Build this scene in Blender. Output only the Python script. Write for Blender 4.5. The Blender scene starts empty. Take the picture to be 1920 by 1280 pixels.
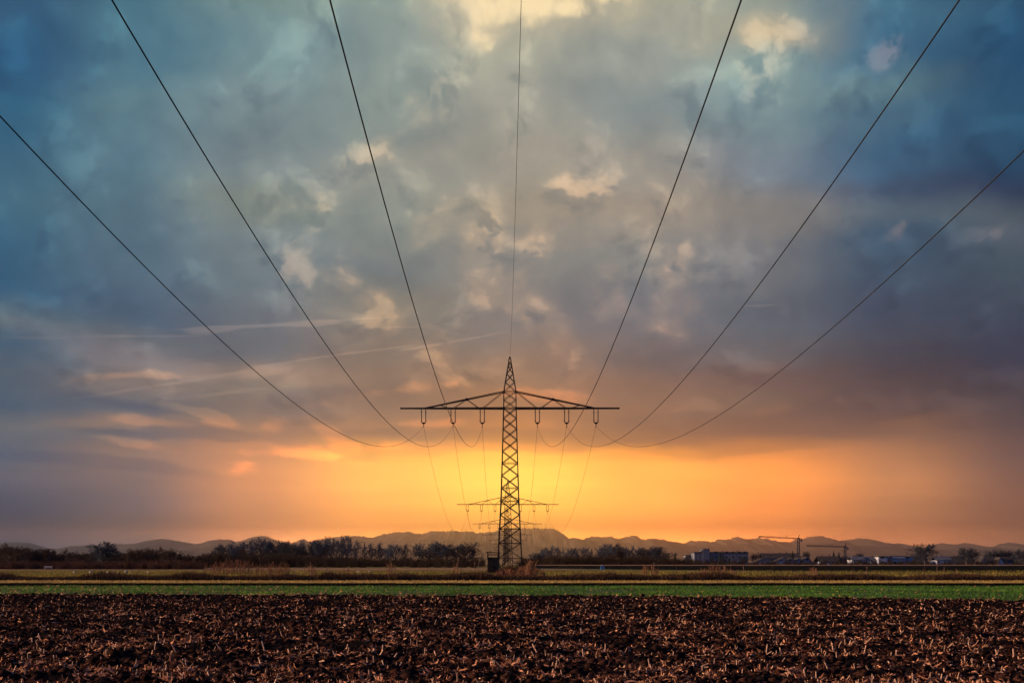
import bpy, bmesh, math, random
import numpy as np
from mathutils import Vector

QUICK = False            # True: sky and setting only (quick looks)
SC = bpy.context.scene
COL = SC.collection
R = math.radians
F = 2667.0               # focal length in pixels of a 1920 wide frame
CAMZ = 1.7
HZ = 1059.0              # row of the horizon in that frame


# ------------------------------------------------------------------ helpers
def lin(c):
    out = []
    for v in c:
        v = v / 255.0
        out.append(v / 12.92 if v <= 0.04045 else ((v + 0.055) / 1.055) ** 2.4)
    return out


def at(px, py, d):
    """world point seen at photo pixel px, py at distance d"""
    return Vector(((px - 960) / F * d, d, CAMZ + (HZ - py) / F * d))


def sstep(a, b, v):
    t = np.clip((v - a) / (b - a), 0, 1)
    return t * t * (3 - 2 * t)


def zt(y):
    """height of the land"""
    y = np.asarray(y, dtype=float)
    return 0.17 * sstep(116.0, 117.4, y) + 1.65 * sstep(260, 600, y)


def zf(y):
    return float(zt(y))


def mat(name, col=(.5, .5, .5), rough=.8, col2=None, scale=5.0, detail=4.0, metallic=0.0, spec=.3,
        trans=0.0, bump=0.0, ramp=(.35, .65), vec_scale=None, attr=None, col3=None):
    m = bpy.data.materials.new(name)
    m.use_nodes = True
    nt = m.node_tree
    b = nt.nodes['Principled BSDF']
    b.inputs['Roughness'].default_value = rough
    b.inputs['Metallic'].default_value = metallic
    b.inputs['Specular IOR Level'].default_value = spec
    b.inputs['Base Color'].default_value = (*col, 1)
    src = None
    if col2 is not None:
        if attr:
            a = nt.nodes.new('ShaderNodeAttribute')
            a.attribute_name = attr
            fac = a.outputs['Fac']
            vec = None
        else:
            tc = nt.nodes.new('ShaderNodeTexCoord')
            n = nt.nodes.new('ShaderNodeTexNoise')
            n.inputs['Scale'].default_value = scale
            n.inputs['Detail'].default_value = detail
            if vec_scale:
                mp = nt.nodes.new('ShaderNodeMapping')
                mp.inputs['Scale'].default_value = vec_scale
                nt.links.new(tc.outputs['Object'], mp.inputs['Vector'])
                nt.links.new(mp.outputs[0], n.inputs['Vector'])
            else:
                nt.links.new(tc.outputs['Object'], n.inputs['Vector'])
            fac = n.outputs['Fac']
        r = nt.nodes.new('ShaderNodeValToRGB')
        r.color_ramp.elements[0].position = ramp[0]
        r.color_ramp.elements[1].position = ramp[1]
        r.color_ramp.elements[0].color = (*col, 1)
        r.color_ramp.elements[1].color = (*col2, 1)
        if col3 is not None:
            e = r.color_ramp.elements.new(min(.99, ramp[1] + .12))
            e.color = (*col3, 1)
        nt.links.new(fac, r.inputs[0])
        nt.links.new(r.outputs[0], b.inputs['Base Color'])
        src = r.outputs[0]
        if bump and not attr:
            bp = nt.nodes.new('ShaderNodeBump')
            bp.inputs['Strength'].default_value = bump
            bp.inputs['Distance'].default_value = .1
            nt.links.new(fac, bp.inputs['Height'])
            nt.links.new(bp.outputs[0], b.inputs['Normal'])
    if trans:
        t = nt.nodes.new('ShaderNodeBsdfTranslucent')
        t.inputs['Color'].default_value = (*col, 1)
        if src:
            nt.links.new(src, t.inputs['Color'])
        mx = nt.nodes.new('ShaderNodeMixShader')
        mx.inputs[0].default_value = trans
        nt.links.new(b.outputs[0], mx.inputs[1])
        nt.links.new(t.outputs[0], mx.inputs[2])
        nt.links.new(mx.outputs[0], nt.nodes['Material Output'].inputs['Surface'])
    return m


def np_mesh(name, V, Fc, m, smooth=False, attr=None):
    """mesh from numpy vertices and same-size faces"""
    V = np.asarray(V, dtype=np.float32)
    Fc = np.asarray(Fc, dtype=np.int32)
    me = bpy.data.meshes.new(name)
    me.vertices.add(len(V))
    me.vertices.foreach_set('co', V.ravel())
    k = Fc.shape[1]
    me.loops.add(Fc.size)
    me.loops.foreach_set('vertex_index', Fc.ravel())
    me.polygons.add(len(Fc))
    me.polygons.foreach_set('loop_start', np.arange(0, Fc.size, k, dtype=np.int32))
    me.polygons.foreach_set('loop_total', np.full(len(Fc), k, dtype=np.int32))
    if smooth:
        me.polygons.foreach_set('use_smooth', np.ones(len(Fc), dtype=bool))
    if attr is not None:
        a = me.attributes.new('tone', 'FLOAT', 'POINT')
        a.data.foreach_set('value', np.asarray(attr, dtype=np.float32))
    me.update(calc_edges=True)
    me.validate()
    if m:
        me.materials.append(m)
    return me


def link(name, me, parent=None, loc=None):
    o = bpy.data.objects.new(name, me)
    COL.objects.link(o)
    if parent is not None:
        o.parent = parent
    if loc is not None:
        o.location = loc
    return o


def empty(name, loc=(0, 0, 0), rz=0.0):
    o = bpy.data.objects.new(name, None)
    o.empty_display_size = .3
    COL.objects.link(o)
    o.location = loc
    o.rotation_euler = (0, 0, rz)
    return o


def tag(o, label=None, cat=None, group=None, kind=None):
    if label:
        o['label'] = label
    if cat:
        o['category'] = cat
    if group:
        o['group'] = group
    if kind:
        o['kind'] = kind
    return o


def dup(src, parent=None):
    c = src.copy()
    COL.objects.link(c)
    if parent is not None:
        c.parent = parent
    for ch in list(src.children):
        dup(ch, c)
    return c


def tubes(P0, P1, R0, R1, sides=3):
    """tapered open prisms between point arrays: verts, quad faces"""
    P0 = np.asarray(P0, float); P1 = np.asarray(P1, float)
    R0 = np.asarray(R0, float); R1 = np.asarray(R1, float)
    n = len(P0)
    D = P1 - P0
    L = np.linalg.norm(D, axis=1, keepdims=True)
    D = D / np.maximum(L, 1e-9)
    ref = np.where(np.abs(D[:, 2:3]) < .9, np.array([[0, 0, 1.]]), np.array([[1., 0, 0]]))
    U = np.cross(D, ref)
    U /= np.maximum(np.linalg.norm(U, axis=1, keepdims=True), 1e-9)
    W = np.cross(D, U)
    V = np.zeros((n, 2 * sides, 3))
    for i in range(sides):
        a = 2 * math.pi * (i + .5) / sides
        d = U * math.cos(a) + W * math.sin(a)
        V[:, i] = P0 + d * R0[:, None]
        V[:, sides + i] = P1 + d * R1[:, None]
    base = (np.arange(n) * 2 * sides)[:, None]
    Fs = []
    for i in range(sides):
        j = (i + 1) % sides
        Fs.append(np.concatenate([base + i, base + j, base + sides + j, base + sides + i], axis=1))
    return V.reshape(-1, 3), np.concatenate(Fs, axis=0)


class Bars:
    """collects bars and boxes into one mesh"""
    def __init__(self):
        self.p0 = []; self.p1 = []; self.r0 = []; self.r1 = []
        self.V = []; self.F = []; self.n = 0

    def bar(self, a, b, r, r2=None):
        self.p0.append(tuple(a)); self.p1.append(tuple(b))
        self.r0.append(r); self.r1.append(r if r2 is None else r2)

    def quads(self, V, Fc):
        self.V.append(np.asarray(V, float)); self.F.append(np.asarray(Fc, int) + self.n)
        self.n += len(V)

    def box(self, lo, hi):
        x0, y0, z0 = lo; x1, y1, z1 = hi
        V = [(x0, y0, z0), (x1, y0, z0), (x1, y1, z0), (x0, y1, z0), (x0, y0, z1), (x1, y0, z1), (x1, y1, z1), (x0, y1, z1)]
        self.quads(V, [(0, 3, 2, 1), (4, 5, 6, 7), (0, 1, 5, 4), (1, 2, 6, 5), (2, 3, 7, 6), (3, 0, 4, 7)])

    def prism(self, poly, a, b, axis='y'):
        """convex-ish polygon of (u, z) points extruded from a to b along axis; triangulated fan in quads"""
        k = len(poly)
        V = []
        for t in (a, b):
            for (u, z) in poly:
                V.append((u, t, z) if axis == 'y' else (t, u, z))
        Fs = [(i, (i + 1) % k, k + (i + 1) % k, k + i) for i in range(k)]
        for i in range(1, k - 1):
            Fs.append((0, i, i + 1, i + 1)); Fs.append((k, k + i, k + i + 1, k + i + 1))
        self.quads(V, Fs)

    def mesh(self, name, m, sides=4):
        V = list(self.V); Fs = list(self.F); n = self.n
        if self.p0:
            v, f = tubes(self.p0, self.p1, self.r0, self.r1, sides)
            V.append(v); Fs.append(f + n)
        V = np.concatenate(V); Fs = np.concatenate(Fs)
        me = bpy.data.meshes.new(name)
        faces = []
        for q in Fs.tolist():
            if q[2] == q[3]:
                faces.append(q[:3])
            else:
                faces.append(q)
        me.from_pydata([tuple(p) for p in V], [], faces)
        me.update()
        if m:
            me.materials.append(m)
        return me

    def build(self, name, m, parent=None, loc=None, sides=4):
        return link(name, self.mesh(name, m, sides), parent, loc)


# value noise in numpy ------------------------------------------------------
def vnoise(x, y, seed=0):
    xi = np.floor(x).astype(np.int64); yi = np.floor(y).astype(np.int64)
    xf = x - xi; yf = y - yi
    u = xf * xf * (3 - 2 * xf); v = yf * yf * (3 - 2 * yf)

    def h(a, b):
        n = (a * 374761393 + b * 668265263 + seed * 982451653) & 0x7fffffff
        n = ((n ^ (n >> 13)) * 1274126177) & 0x7fffffff
        n = n ^ (n >> 16)
        return (n & 0xffff) / 65535.0
    a = h(xi, yi); b = h(xi + 1, yi); c = h(xi, yi + 1); d = h(xi + 1, yi + 1)
    return (a * (1 - u) + b * u) * (1 - v) + (c * (1 - u) + d * u) * v


def fbm(x, y, oct=4, seed=0, gain=.5):
    s = 0; a = 1; t = 0
    for i in range(oct):
        s = s + a * vnoise(x * 2 ** i, y * 2 ** i, seed + i * 17)
        t += a
        a *= gain
    return s / t


# ------------------------------------------------------------------ camera
cam = bpy.data.cameras.new('camera')
cam.sensor_width = 36.0
cam.lens = 36.0 * F / 1920.0
cam.shift_y = (HZ - 640.0) / 1920.0
cam.clip_start = .1
cam.clip_end = 120000
co = bpy.data.objects.new('camera', cam)
COL.objects.link(co)
co.location = (0, 0, CAMZ)
co.rotation_euler = (R(90), 0, 0)
SC.camera = co
SC.render.resolution_x = 1024
SC.render.resolution_y = 682
SC.view_settings.view_transform = 'Standard'
SC.view_settings.look = 'None'
EXPO = .85
SC.view_settings.exposure = EXPO
SC.view_settings.gamma = 1
SC.cycles.use_denoising = True
SC.cycles.max_bounces = 6
SC.cycles.volume_bounces = 0
SC.cycles.transparent_max_bounces = 8

# ------------------------------------------------------------------ sun
SUN_AZ, SUN_EL = -93.0, 12.0          # degrees, left of the view, low
sun = bpy.data.lights.new('sun', 'SUN')
sun.energy = 5.0
sun.angle = R(0.6)
sun.color = (1.0, .60, .36)
so = bpy.data.objects.new('sun', sun)
COL.objects.link(so)
sd = Vector((math.sin(R(SUN_AZ)) * math.cos(R(SUN_EL)), math.cos(R(SUN_AZ)) * math.cos(R(SUN_EL)), math.sin(R(SUN_EL))))
so.rotation_euler = (-sd).to_track_quat('-Z', 'Y').to_euler()

# ------------------------------------------------------------------ sky
world = bpy.data.worlds.new('World')
SC.world = world
world.use_nodes = True
wt = world.node_tree
wt.nodes.clear()
WN = wt.nodes.new
WL = wt.links.new


def wmath(op, a, b=None, c=None, clamp=False):
    n = WN('ShaderNodeMath')
    n.operation = op
    n.use_clamp = clamp
    for i, v in enumerate((a, b, c)):
        if v is None:
            continue
        if isinstance(v, (int, float)):
            n.inputs[i].default_value = v
        else:
            WL(v, n.inputs[i])
    return n.outputs[0]


def wvec(op, a, b=None, scale=None):
    n = WN('ShaderNodeVectorMath')
    n.operation = op
    for i, v in enumerate((a, b)):
        if v is None:
            continue
        if isinstance(v, (tuple, list)):
            n.inputs[i].default_value = v
        else:
            WL(v, n.inputs[i])
    if scale is not None:
        if isinstance(scale, (int, float)):
            n.inputs['Scale'].default_value = scale
        else:
            WL(scale, n.inputs['Scale'])
    return n.outputs[1] if op in ('DOT_PRODUCT', 'LENGTH') else n.outputs[0]


def wrange(v, a, b, c=0.0, d=1.0, smooth=True):
    n = WN('ShaderNodeMapRange')
    n.interpolation_type = 'SMOOTHSTEP' if smooth else 'LINEAR'
    WL(v, n.inputs[0])
    for i, k in enumerate((a, b, c, d)):
        n.inputs[i + 1].default_value = k
    return n.outputs[0]


def wmix(f, a, b):
    n = WN('ShaderNodeMix')
    n.data_type = 'RGBA'
    for s, v in ((n.inputs[0], f), (n.inputs[6], a), (n.inputs[7], b)):
        if isinstance(v, (int, float)):
            s.default_value = v
        elif isinstance(v, (tuple, list)):
            s.default_value = (*v[:3], 1)
        else:
            WL(v, s)
    return n.outputs[2]


def wnoise(vec, scale, detail, rough=.5, dist=0.0):
    n = WN('ShaderNodeTexNoise')
    n.inputs['Scale'].default_value = scale
    n.inputs['Detail'].default_value = detail
    n.inputs['Roughness'].default_value = rough
    n.inputs['Distortion'].default_value = dist
    WL(vec, n.inputs['Vector'])
    return n


def comb(x, y, z=0.0):
    n = WN('ShaderNodeCombineXYZ')
    for i, v in enumerate((x, y, z)):
        if isinstance(v, (int, float)):
            n.inputs[i].default_value = v
        else:
            WL(v, n.inputs[i])
    return n.outputs[0]


def azel(px, py):
    a = math.atan2(px - 960, F)
    e = math.atan2((HZ - py) / F * math.cos(a), 1.0)
    return math.degrees(a), math.degrees(e)


# sky colours seen along nine bearings (photo column): rows top to bottom
SKY = {
    0: [(0, 58, 106, 146), (70, 50, 106, 148), (130, 40, 100, 148), (200, 50, 115, 155), (360, 70, 120, 150), (460, 48, 110, 150),
        (560, 45, 105, 150), (600, 92, 120, 142), (645, 72, 112, 148), (690, 92, 114, 142), (750, 58, 93, 130), (790, 104, 112, 130),
        (845, 74, 94, 126), (885, 92, 96, 120), (960, 20, 58, 108), (1000, 30, 62, 105), (1040, 45, 66, 100)],
    240: [(0, 75, 125, 148), (100, 84, 133, 156), (200, 100, 140, 156), (300, 94, 134, 155), (400, 88, 124, 147), (500, 84, 119, 146),
          (600, 68, 104, 140), (640, 102, 116, 135), (680, 112, 120, 138), (725, 138, 128, 132), (768, 84, 104, 130), (792, 146, 124, 120),
          (815, 104, 106, 120), (845, 136, 114, 112), (900, 116, 103, 112), (950, 92, 92, 114), (1000, 84, 90, 112), (1030, 96, 90, 106)],
    480: [(0, 120, 146, 146), (100, 114, 144, 152), (200, 122, 142, 148), (300, 125, 140, 146), (370, 130, 140, 136), (450, 112, 129, 140),
          (540, 100, 120, 136), (610, 102, 114, 130), (660, 98, 110, 126), (700, 145, 130, 126), (730, 118, 116, 118), (770, 116, 110, 112),
          (815, 150, 118, 104), (850, 184, 128, 98), (900, 192, 130, 94), (960, 180, 124, 94), (1010, 190, 126, 96)],
    720: [(0, 132, 150, 146), (100, 134, 150, 148), (200, 132, 146, 143), (300, 140, 143, 138), (400, 130, 140, 138), (500, 112, 123, 130),
          (570, 124, 123, 120), (650, 124, 115, 111), (700, 136, 117, 108), (760, 124, 108, 104), (815, 140, 110, 94), (842, 222, 150, 84),
          (860, 248, 172, 86), (900, 250, 176, 90), (950, 250, 166, 86), (1005, 246, 160, 86)],
    960: [(0, 225, 202, 162), (50, 182, 172, 150), (110, 160, 160, 146), (200, 150, 150, 141), (300, 155, 150, 140), (400, 154, 144, 131),
          (500, 128, 129, 130), (600, 120, 119, 124), (690, 140, 114, 100), (750, 156, 114, 90), (805, 176, 118, 80), (832, 218, 144, 78),
          (852, 255, 192, 84), (900, 255, 206, 92), (950, 255, 194, 86), (1005, 250, 174, 86)],
    1200: [(0, 172, 166, 146), (100, 150, 155, 149), (200, 134, 144, 145), (300, 150, 146, 140), (400, 150, 140, 131), (500, 124, 127, 130),
           (600, 104, 111, 125), (680, 105, 100, 108), (720, 124, 100, 95), (780, 124, 98, 88), (828, 138, 98, 76), (850, 236, 148, 70),
           (880, 252, 166, 78), (950, 252, 166, 80), (1005, 240, 146, 76)],
    1440: [(0, 150, 158, 148), (50, 162, 160, 144), (110, 132, 156, 156), (200, 118, 143, 150), (300, 116, 130, 146), (400, 134, 130, 130),
           (500, 108, 114, 126), (600, 84, 100, 120), (650, 88, 95, 110), (700, 100, 86, 92), (750, 104, 92, 92), (805, 114, 88, 80),
           (832, 184, 116, 70), (880, 235, 144, 70), (950, 230, 136, 70), (1010, 220, 130, 76)],
    1680: [(0, 70, 120, 150), (90, 62, 112, 146), (150, 90, 125, 142), (200, 74, 114, 141), (250, 58, 104, 140), (300, 62, 103, 140),
           (350, 68, 90, 122), (400, 90, 110, 130), (450, 60, 92, 122), (500, 60, 90, 120), (600, 56, 76, 106), (650, 64, 75, 96),
           (700, 84, 76, 88), (750, 95, 80, 86), (800, 120, 90, 80), (850, 152, 106, 80), (900, 170, 115, 80), (950, 160, 110, 80), (1030, 178, 114, 88)],
    1920: [(0, 44, 92, 132), (100, 36, 90, 132), (200, 42, 94, 132), (300, 34, 74, 112), (345, 50, 66, 102), (400, 90, 105, 121),
           (450, 90, 105, 126), (500, 75, 95, 116), (600, 60, 76, 106), (650, 50, 66, 101), (700, 75, 76, 96), (800, 85, 72, 82),
           (900, 110, 81, 76), (950, 125, 86, 76), (1000, 140, 96, 81), (1040, 150, 102, 90)],
}
# light warm puffs, dark patches, orange lit edges, bright cloud tops, streaks: x, y, radius x, radius y, turn
PUFF = [(800, 425, 105, 52, 35, 1.8), (895, 480, 66, 88, -15, 1.8), (930, 540, 70, 56, 0, 1.6), (545, 500, 60, 60, 0, .7), (635, 525, 120, 60, -8, .7),
        (740, 580, 110, 65, -20, .8), (1000, 455, 50, 50, 0, 1.5), (1062, 440, 80, 125, 0, .7), (1140, 545, 58, 88, -8, 1.4), (1163, 592, 80, 66, 0, .9),
        (1286, 560, 80, 115, 0, 1.5), (1236, 606, 80, 46, 20, .8), (1010, 590, 92, 66, -35, 1.5), (1055, 645, 85, 66, -45, .8), (1342, 362, 115, 46, -32, .8),
        (803, 220, 80, 72, 0, 1.4), (690, 290, 90, 66, 10, .7), (726, 256, 60, 52, 0, .5), (1470, 582, 90, 28, 4, 1.2), (1670, 94, 66, 40, 0, 1.0), (1474, 38, 80, 50, 10, .7),
        (1420, 62, 70, 85, -15, .9), (1522, 92, 75, 58, -40, .7), (1440, 160, 65, 100, 0, .6), (600, 400, 130, 105, -15, .45), (835, 640, 70, 55, 0, .6), (700, 60, 80, 105, 0, .4),
        (620, 150, 110, 110, 0, .4), (860, 230, 90, 90, 0, .5), (1240, 470, 110, 70, 0, .4), (940, 290, 100, 120, 0, .35), (720, 640, 150, 80, 0, .5),
        (1150, 360, 190, 80, 0, .35), (1700, 430, 60, 35, 25, .5), (1870, 440, 110, 70, 0, .35), (860, 720, 90, 70, 0, .5), (1600, 230, 110, 60, 0, .35), (1080, 330, 130, 60, 0, .2)]
DARK = [(640, 85, 95, 70, -30), (596, 252, 90, 36, -5), (790, 65, 80, 40, 0), (705, 690, 95, 42, -38), (735, 720, 50, 60, 0), (700, 508, 110, 40, -10),
        (742, 530, 90, 38, 0), (1066, 545, 62, 75, 0), (1172, 195, 140, 85, 10), (1310, 205, 90, 130, 0), (1752, 470, 120, 72, -15), (880, 690, 60, 90, 0),
        (1095, 610, 60, 60, 0), (1215, 540, 60, 100, 10), (780, 170, 90, 55, 10), (760, 260, 90, 36, 0), (1030, 150, 140, 70, 0), (630, 560, 80, 40, 0),
        (1410, 180, 70, 60, 0), (860, 330, 110, 60, 0), (560, 400, 60, 70, 0), (480, 600, 90, 40, 8), (1640, 60, 130, 70, 0), (540, 640, 160, 42, 8), (960, 430, 60, 60, 0), (1590, 460, 140, 70, 20)]
LOWDARK = [(400, 812, 120, 22, -6, 1.2), (650, 842, 80, 20, -24, 1.2), (560, 830, 110, 22, -4, .9), (1000, 814, 420, 22, 0, 1.0), (1310, 828, 260, 28, 0, 1.6), (1560, 790, 260, 60, 0, .9), (1700, 690, 320, 90, 0, .7), (720, 818, 160, 20, 6, .7), (320, 798, 110, 20, -6), (380, 815, 110, 22, -4), (240, 760, 190, 15, -8), (210, 810, 160, 13, -6), (690, 838, 70, 26, -25),
           (620, 740, 190, 30, 8), (1250, 790, 300, 30, -4), (1290, 850, 190, 22, 0), (1600, 760, 200, 40, 8), (130, 860, 200, 20, -4), (300, 880, 160, 20, -8), (560, 790, 120, 40, 0)]
ORANGE = [(355, 770, 90, 14, -8, 1.6), (415, 788, 66, 24, -18, 1.7), (300, 792, 150, 14, -4, 1), (240, 830, 180, 15, -8), (618, 814, 70, 24, -28, 1.6), (505, 805, 50, 34, 15), (560, 850, 150, 20, 0),
          (700, 842, 80, 22, 0), (250, 708, 190, 14, 6), (460, 875, 90, 70, 0, .4), (1000, 740, 150, 26, -4), (730, 735, 190, 20, 8), (840, 790, 150, 18, 5), (1490, 762, 130, 16, 8)]
BRIGHT = [(955, 4, 85, 46, 0), (1022, 20, 100, 55, 0), (1090, 36, 85, 55, 0), (1162, 0, 44, 20, 0), (925, 50, 40, 60, 0, .7), (985, 52, 55, 45, 0, .7), (1210, 30, 90, 40, 0, .6)]
STREAK = [(395, 619, 62, 9, 5, 1.2), (592, 606, 70, 8, 4, 1.2), (470, 612, 190, 5, 4, .8), (700, 596, 120, 2.8, 5, .9), (640, 665, 210, 3, 9, 1), (790, 649, 50, 4, 8, 1.4), (495, 696, 70, 15, 10, 1.2), (880, 633, 110, 2.6, 10, .8), (330, 718, 260, 5, 11, .7),
          (200, 632, 280, 4, 3, .7), (740, 612, 110, 2.6, 2, .8), (1425, 572, 95, 2.4, 1, 1), (170, 655, 330, 46, -12, .55), (60, 610, 230, 44, -14, .6), (330, 690, 280, 40, -14, .5), (400, 740, 120, 5, 8, .7)]

tcw = WN('ShaderNodeTexCoord')
DIR = tcw.outputs['Generated']
sp = WN('ShaderNodeSeparateXYZ')
WL(DIR, sp.inputs[0])
X, Y, Z = sp.outputs
az = wmath('MULTIPLY', wmath('ARCTAN2', X, Y), 180 / math.pi)
el = wmath('MULTIPLY', wmath('ARCSINE', Z), 180 / math.pi)
zz = wmath('MULTIPLY', wmath('POWER', wmath('MAXIMUM', wmath('ADD', Z, .02), .001), .5), 1.25)
CV = comb(X, Y, zz)                                   # cloud space: flatter towards the horizon
nA = wnoise(CV, 9.0, 4.0, .55)
nB = wnoise(CV, 21.0, 4.0, .50)
nC = wnoise(wvec('MULTIPLY', CV, (1.0, 1.0, 4.5)), 11.0, 5.0, .55)   # long low streaks
ampl = wmath('MULTIPLY_ADD', wmath('MAXIMUM', el, 0.0), .17, .25)
warp = wvec('SCALE', wvec('SUBTRACT', nA.outputs['Color'], (.5, .5, .5)), scale=ampl)
warp2 = wvec('SCALE', wvec('SUBTRACT', nB.outputs['Color'], (.5, .5, .5)), scale=wmath('MULTIPLY', ampl, .45))
P0 = comb(az, el)
PW = wvec('ADD', wvec('ADD', P0, warp), warp2)
spw = WN('ShaderNodeSeparateXYZ')
WL(PW, spw.inputs[0])
azw, elw = spw.outputs[0], spw.outputs[1]
EL0, EL1 = 0.0, 24.0
te = wrange(elw, EL0, EL1, 0, 1, smooth=False)
cols = []
for px in sorted(SKY):
    r = WN('ShaderNodeValToRGB')
    r.color_ramp.interpolation = 'EASE' if px not in (0, 1920) else 'LINEAR'
    st = []
    for (py, a, b, c) in SKY[px]:
        a_, e_ = azel(px, py)
        st.append(((e_ - EL0) / (EL1 - EL0), lin((a, b, c))))
    st.sort(key=lambda s: s[0])
    els = r.color_ramp.elements
    while len(els) < len(st):
        els.new(.5)
    for e, (p, c) in zip(els, st):
        e.position = max(0, min(1, p))
    for e, (p, c) in zip(els, st):
        e.color = (*c, 1)
    WL(te, r.inputs[0])
    cols.append((azel(px, HZ)[0], r.outputs[0]))
C = cols[0][1]
for (a0, _), (a1, c1) in zip(cols[:-1], cols[1:]):
    C = wmix(wrange(azw, a0, a1), C, c1)


def field(lst, vec):
    acc = None
    for t in lst:
        px, py, rx, ry, rot = t[:5]
        w = t[5] if len(t) > 5 else 1.0
        a, e = azel(px, py)
        k = math.degrees(1 / F) * math.cos(R(a))
        mp = WN('ShaderNodeMapping')
        mp.vector_type = 'TEXTURE'
        mp.inputs['Location'].default_value = (a, e, 0)
        mp.inputs['Rotation'].default_value = (0, 0, R(rot))
        mp.inputs['Scale'].default_value = (rx * k, ry * k, 1)
        WL(vec, mp.inputs['Vector'])
        g = WN('ShaderNodeTexGradient')
        g.gradient_type = 'SPHERICAL'
        WL(mp.outputs[0], g.inputs[0])
        acc = wmath('MULTIPLY', g.outputs['Fac'], w) if acc is None else wmath('MULTIPLY_ADD', g.outputs['Fac'], w, acc)
    return acc


def cloudmask(f, n, lo, hi, k):
    """n is centred on zero"""
    t = wmath('ADD', f, wmath('MULTIPLY', n, k))
    return wmath('MULTIPLY', wrange(t, lo, hi), wrange(f, 0.0, .35))


# billows: smooth cells and fractal noise, looked up here and a little higher, so tops catch the light
wob = wvec('SCALE', wvec('SUBTRACT', nB.outputs['Color'], (.5, .5, .5)), scale=.035)


def billow(vec):
    vo = WN('ShaderNodeTexVoronoi')
    vo.voronoi_dimensions = '2D'
    vo.feature = 'SMOOTH_F1'
    vo.inputs['Scale'].default_value = 20.0
    vo.inputs['Detail'].default_value = 3.0
    vo.inputs['Roughness'].default_value = .52
    vo.inputs['Lacunarity'].default_value = 2.3
    vo.inputs['Smoothness'].default_value = .45
    WL(vec, vo.inputs['Vector'])
    nn = wnoise(vec, 17.0, 5.0, .52)
    nn.noise_dimensions = '2D'
    return wmath('ADD', wmath('MULTIPLY', wmath('SUBTRACT', .42, vo.outputs['Distance']), .8), wmath('MULTIPLY', wmath('SUBTRACT', nn.outputs['Fac'], .5), 1.6))


CVw = wvec('ADD', comb(wmath('MULTIPLY', az, math.pi / 180), zz), wob)
bil = billow(CVw)
bilu = billow(wvec('ADD', CVw, (.006, .013, 0.0)))
H0 = wrange(bil, -.16, .22)
H1 = wrange(bilu, -.16, .22)
lit = wmath('SUBTRACT', H0, H1)                       # bright rims on top, dim below
nBf = wmath('SUBTRACT', nB.outputs['Fac'], .5)
nCf = wmath('SUBTRACT', nC.outputs['Fac'], .5)
nAf = wmath('SUBTRACT', nA.outputs['Fac'], .5)
nP = bil
PS = wvec('ADD', wvec('ADD', P0, wvec('SCALE', warp, scale=.5)), wvec('SCALE', warp2, scale=.8))
high = wrange(el, 3.5, 8.0)
low = wmath('SUBTRACT', 1.0, high)
# overall mottling: broad soft banks, then billows, then long streaks near the horizon
mott = wmath('MULTIPLY_ADD', nAf, wmath('MULTIPLY_ADD', high, .36, .05), wmath('MULTIPLY_ADD', high, .08, 1.0))
C = wvec('SCALE', C, scale=mott)
bilm = wmath('ADD', wmath('MULTIPLY', wmath('ADD', bil, .20), wmath('MULTIPLY_ADD', high, .28, .03)), wmath('MULTIPLY', lit, wmath('MULTIPLY_ADD', high, .19, .02)))
C = wvec('MULTIPLY', C, wvec('ADD', (1, 1, 1), wvec('SCALE', (1.2, 1.0, .75), scale=bilm)))
C = wvec('MULTIPLY', C, wmix(wmath('MULTIPLY', wrange(el, 3.0, 6.0), wrange(el, 10.0, 18.0, 1.0, .35)), (1, 1, 1), (1.10, 1.05, .94)))
strk = wmath('MULTIPLY_ADD', nCf, wmath('MULTIPLY_ADD', low, .26, .05), 1.0)
C = wvec('SCALE', C, scale=strk)

mD = cloudmask(field(DARK, PS), nP, .0, 1.0, .45)
C = wmix(wmath('MULTIPLY', mD, .46), C, wvec('MULTIPLY', C, (.66, .76, .86)))
fP = field(PUFF, PS)
mP = cloudmask(fP, nP, .04, .84, 1.0)
shade = wmath('MULTIPLY_ADD', lit, 1.1, wmath('MULTIPLY_ADD', bil, .9, .62), clamp=True)
C = wvec('ADD', C, wvec('SCALE', wvec('ADD', wvec('SCALE', C, scale=.16), (.185, .070, .000)), scale=wmath('MULTIPLY', mP, wmath('MULTIPLY', shade, .88))))
mLD = cloudmask(field(LOWDARK, PS), wmath('ADD', nCf, wmath('MULTIPLY', bil, .4)), .0, .6, 1.2)
C = wmix(wmath('MULTIPLY', mLD, .8), C, wvec('MULTIPLY', C, (.64, .74, .90)))
mO = cloudmask(field(ORANGE, PS), wmath('ADD', nP, nCf), .0, .75, .9)
C = wvec('ADD', C, wvec('SCALE', wvec('MULTIPLY', C, (1.15, .55, .12)), scale=wmath('MULTIPLY', mO, .7)))
mB = cloudmask(field(BRIGHT, PS), nP, .0, 1.0, 1.3)
C = wmix(mB, C, tuple(lin((252, 226, 178))))
PT = wvec('ADD', P0, wvec('SCALE', wvec('SUBTRACT', nA.outputs['Color'], (.5, .5, .5)), scale=.22))
mS = cloudmask(field(STREAK, PT), wmath('ADD', nBf, nCf), .0, .9, 1.1)
C = wvec('ADD', C, wvec('SCALE', wvec('ADD', wvec('SCALE', C, scale=.22), (.10, .045, .015)), scale=wmath('MULTIPLY', mS, .85)))

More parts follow.
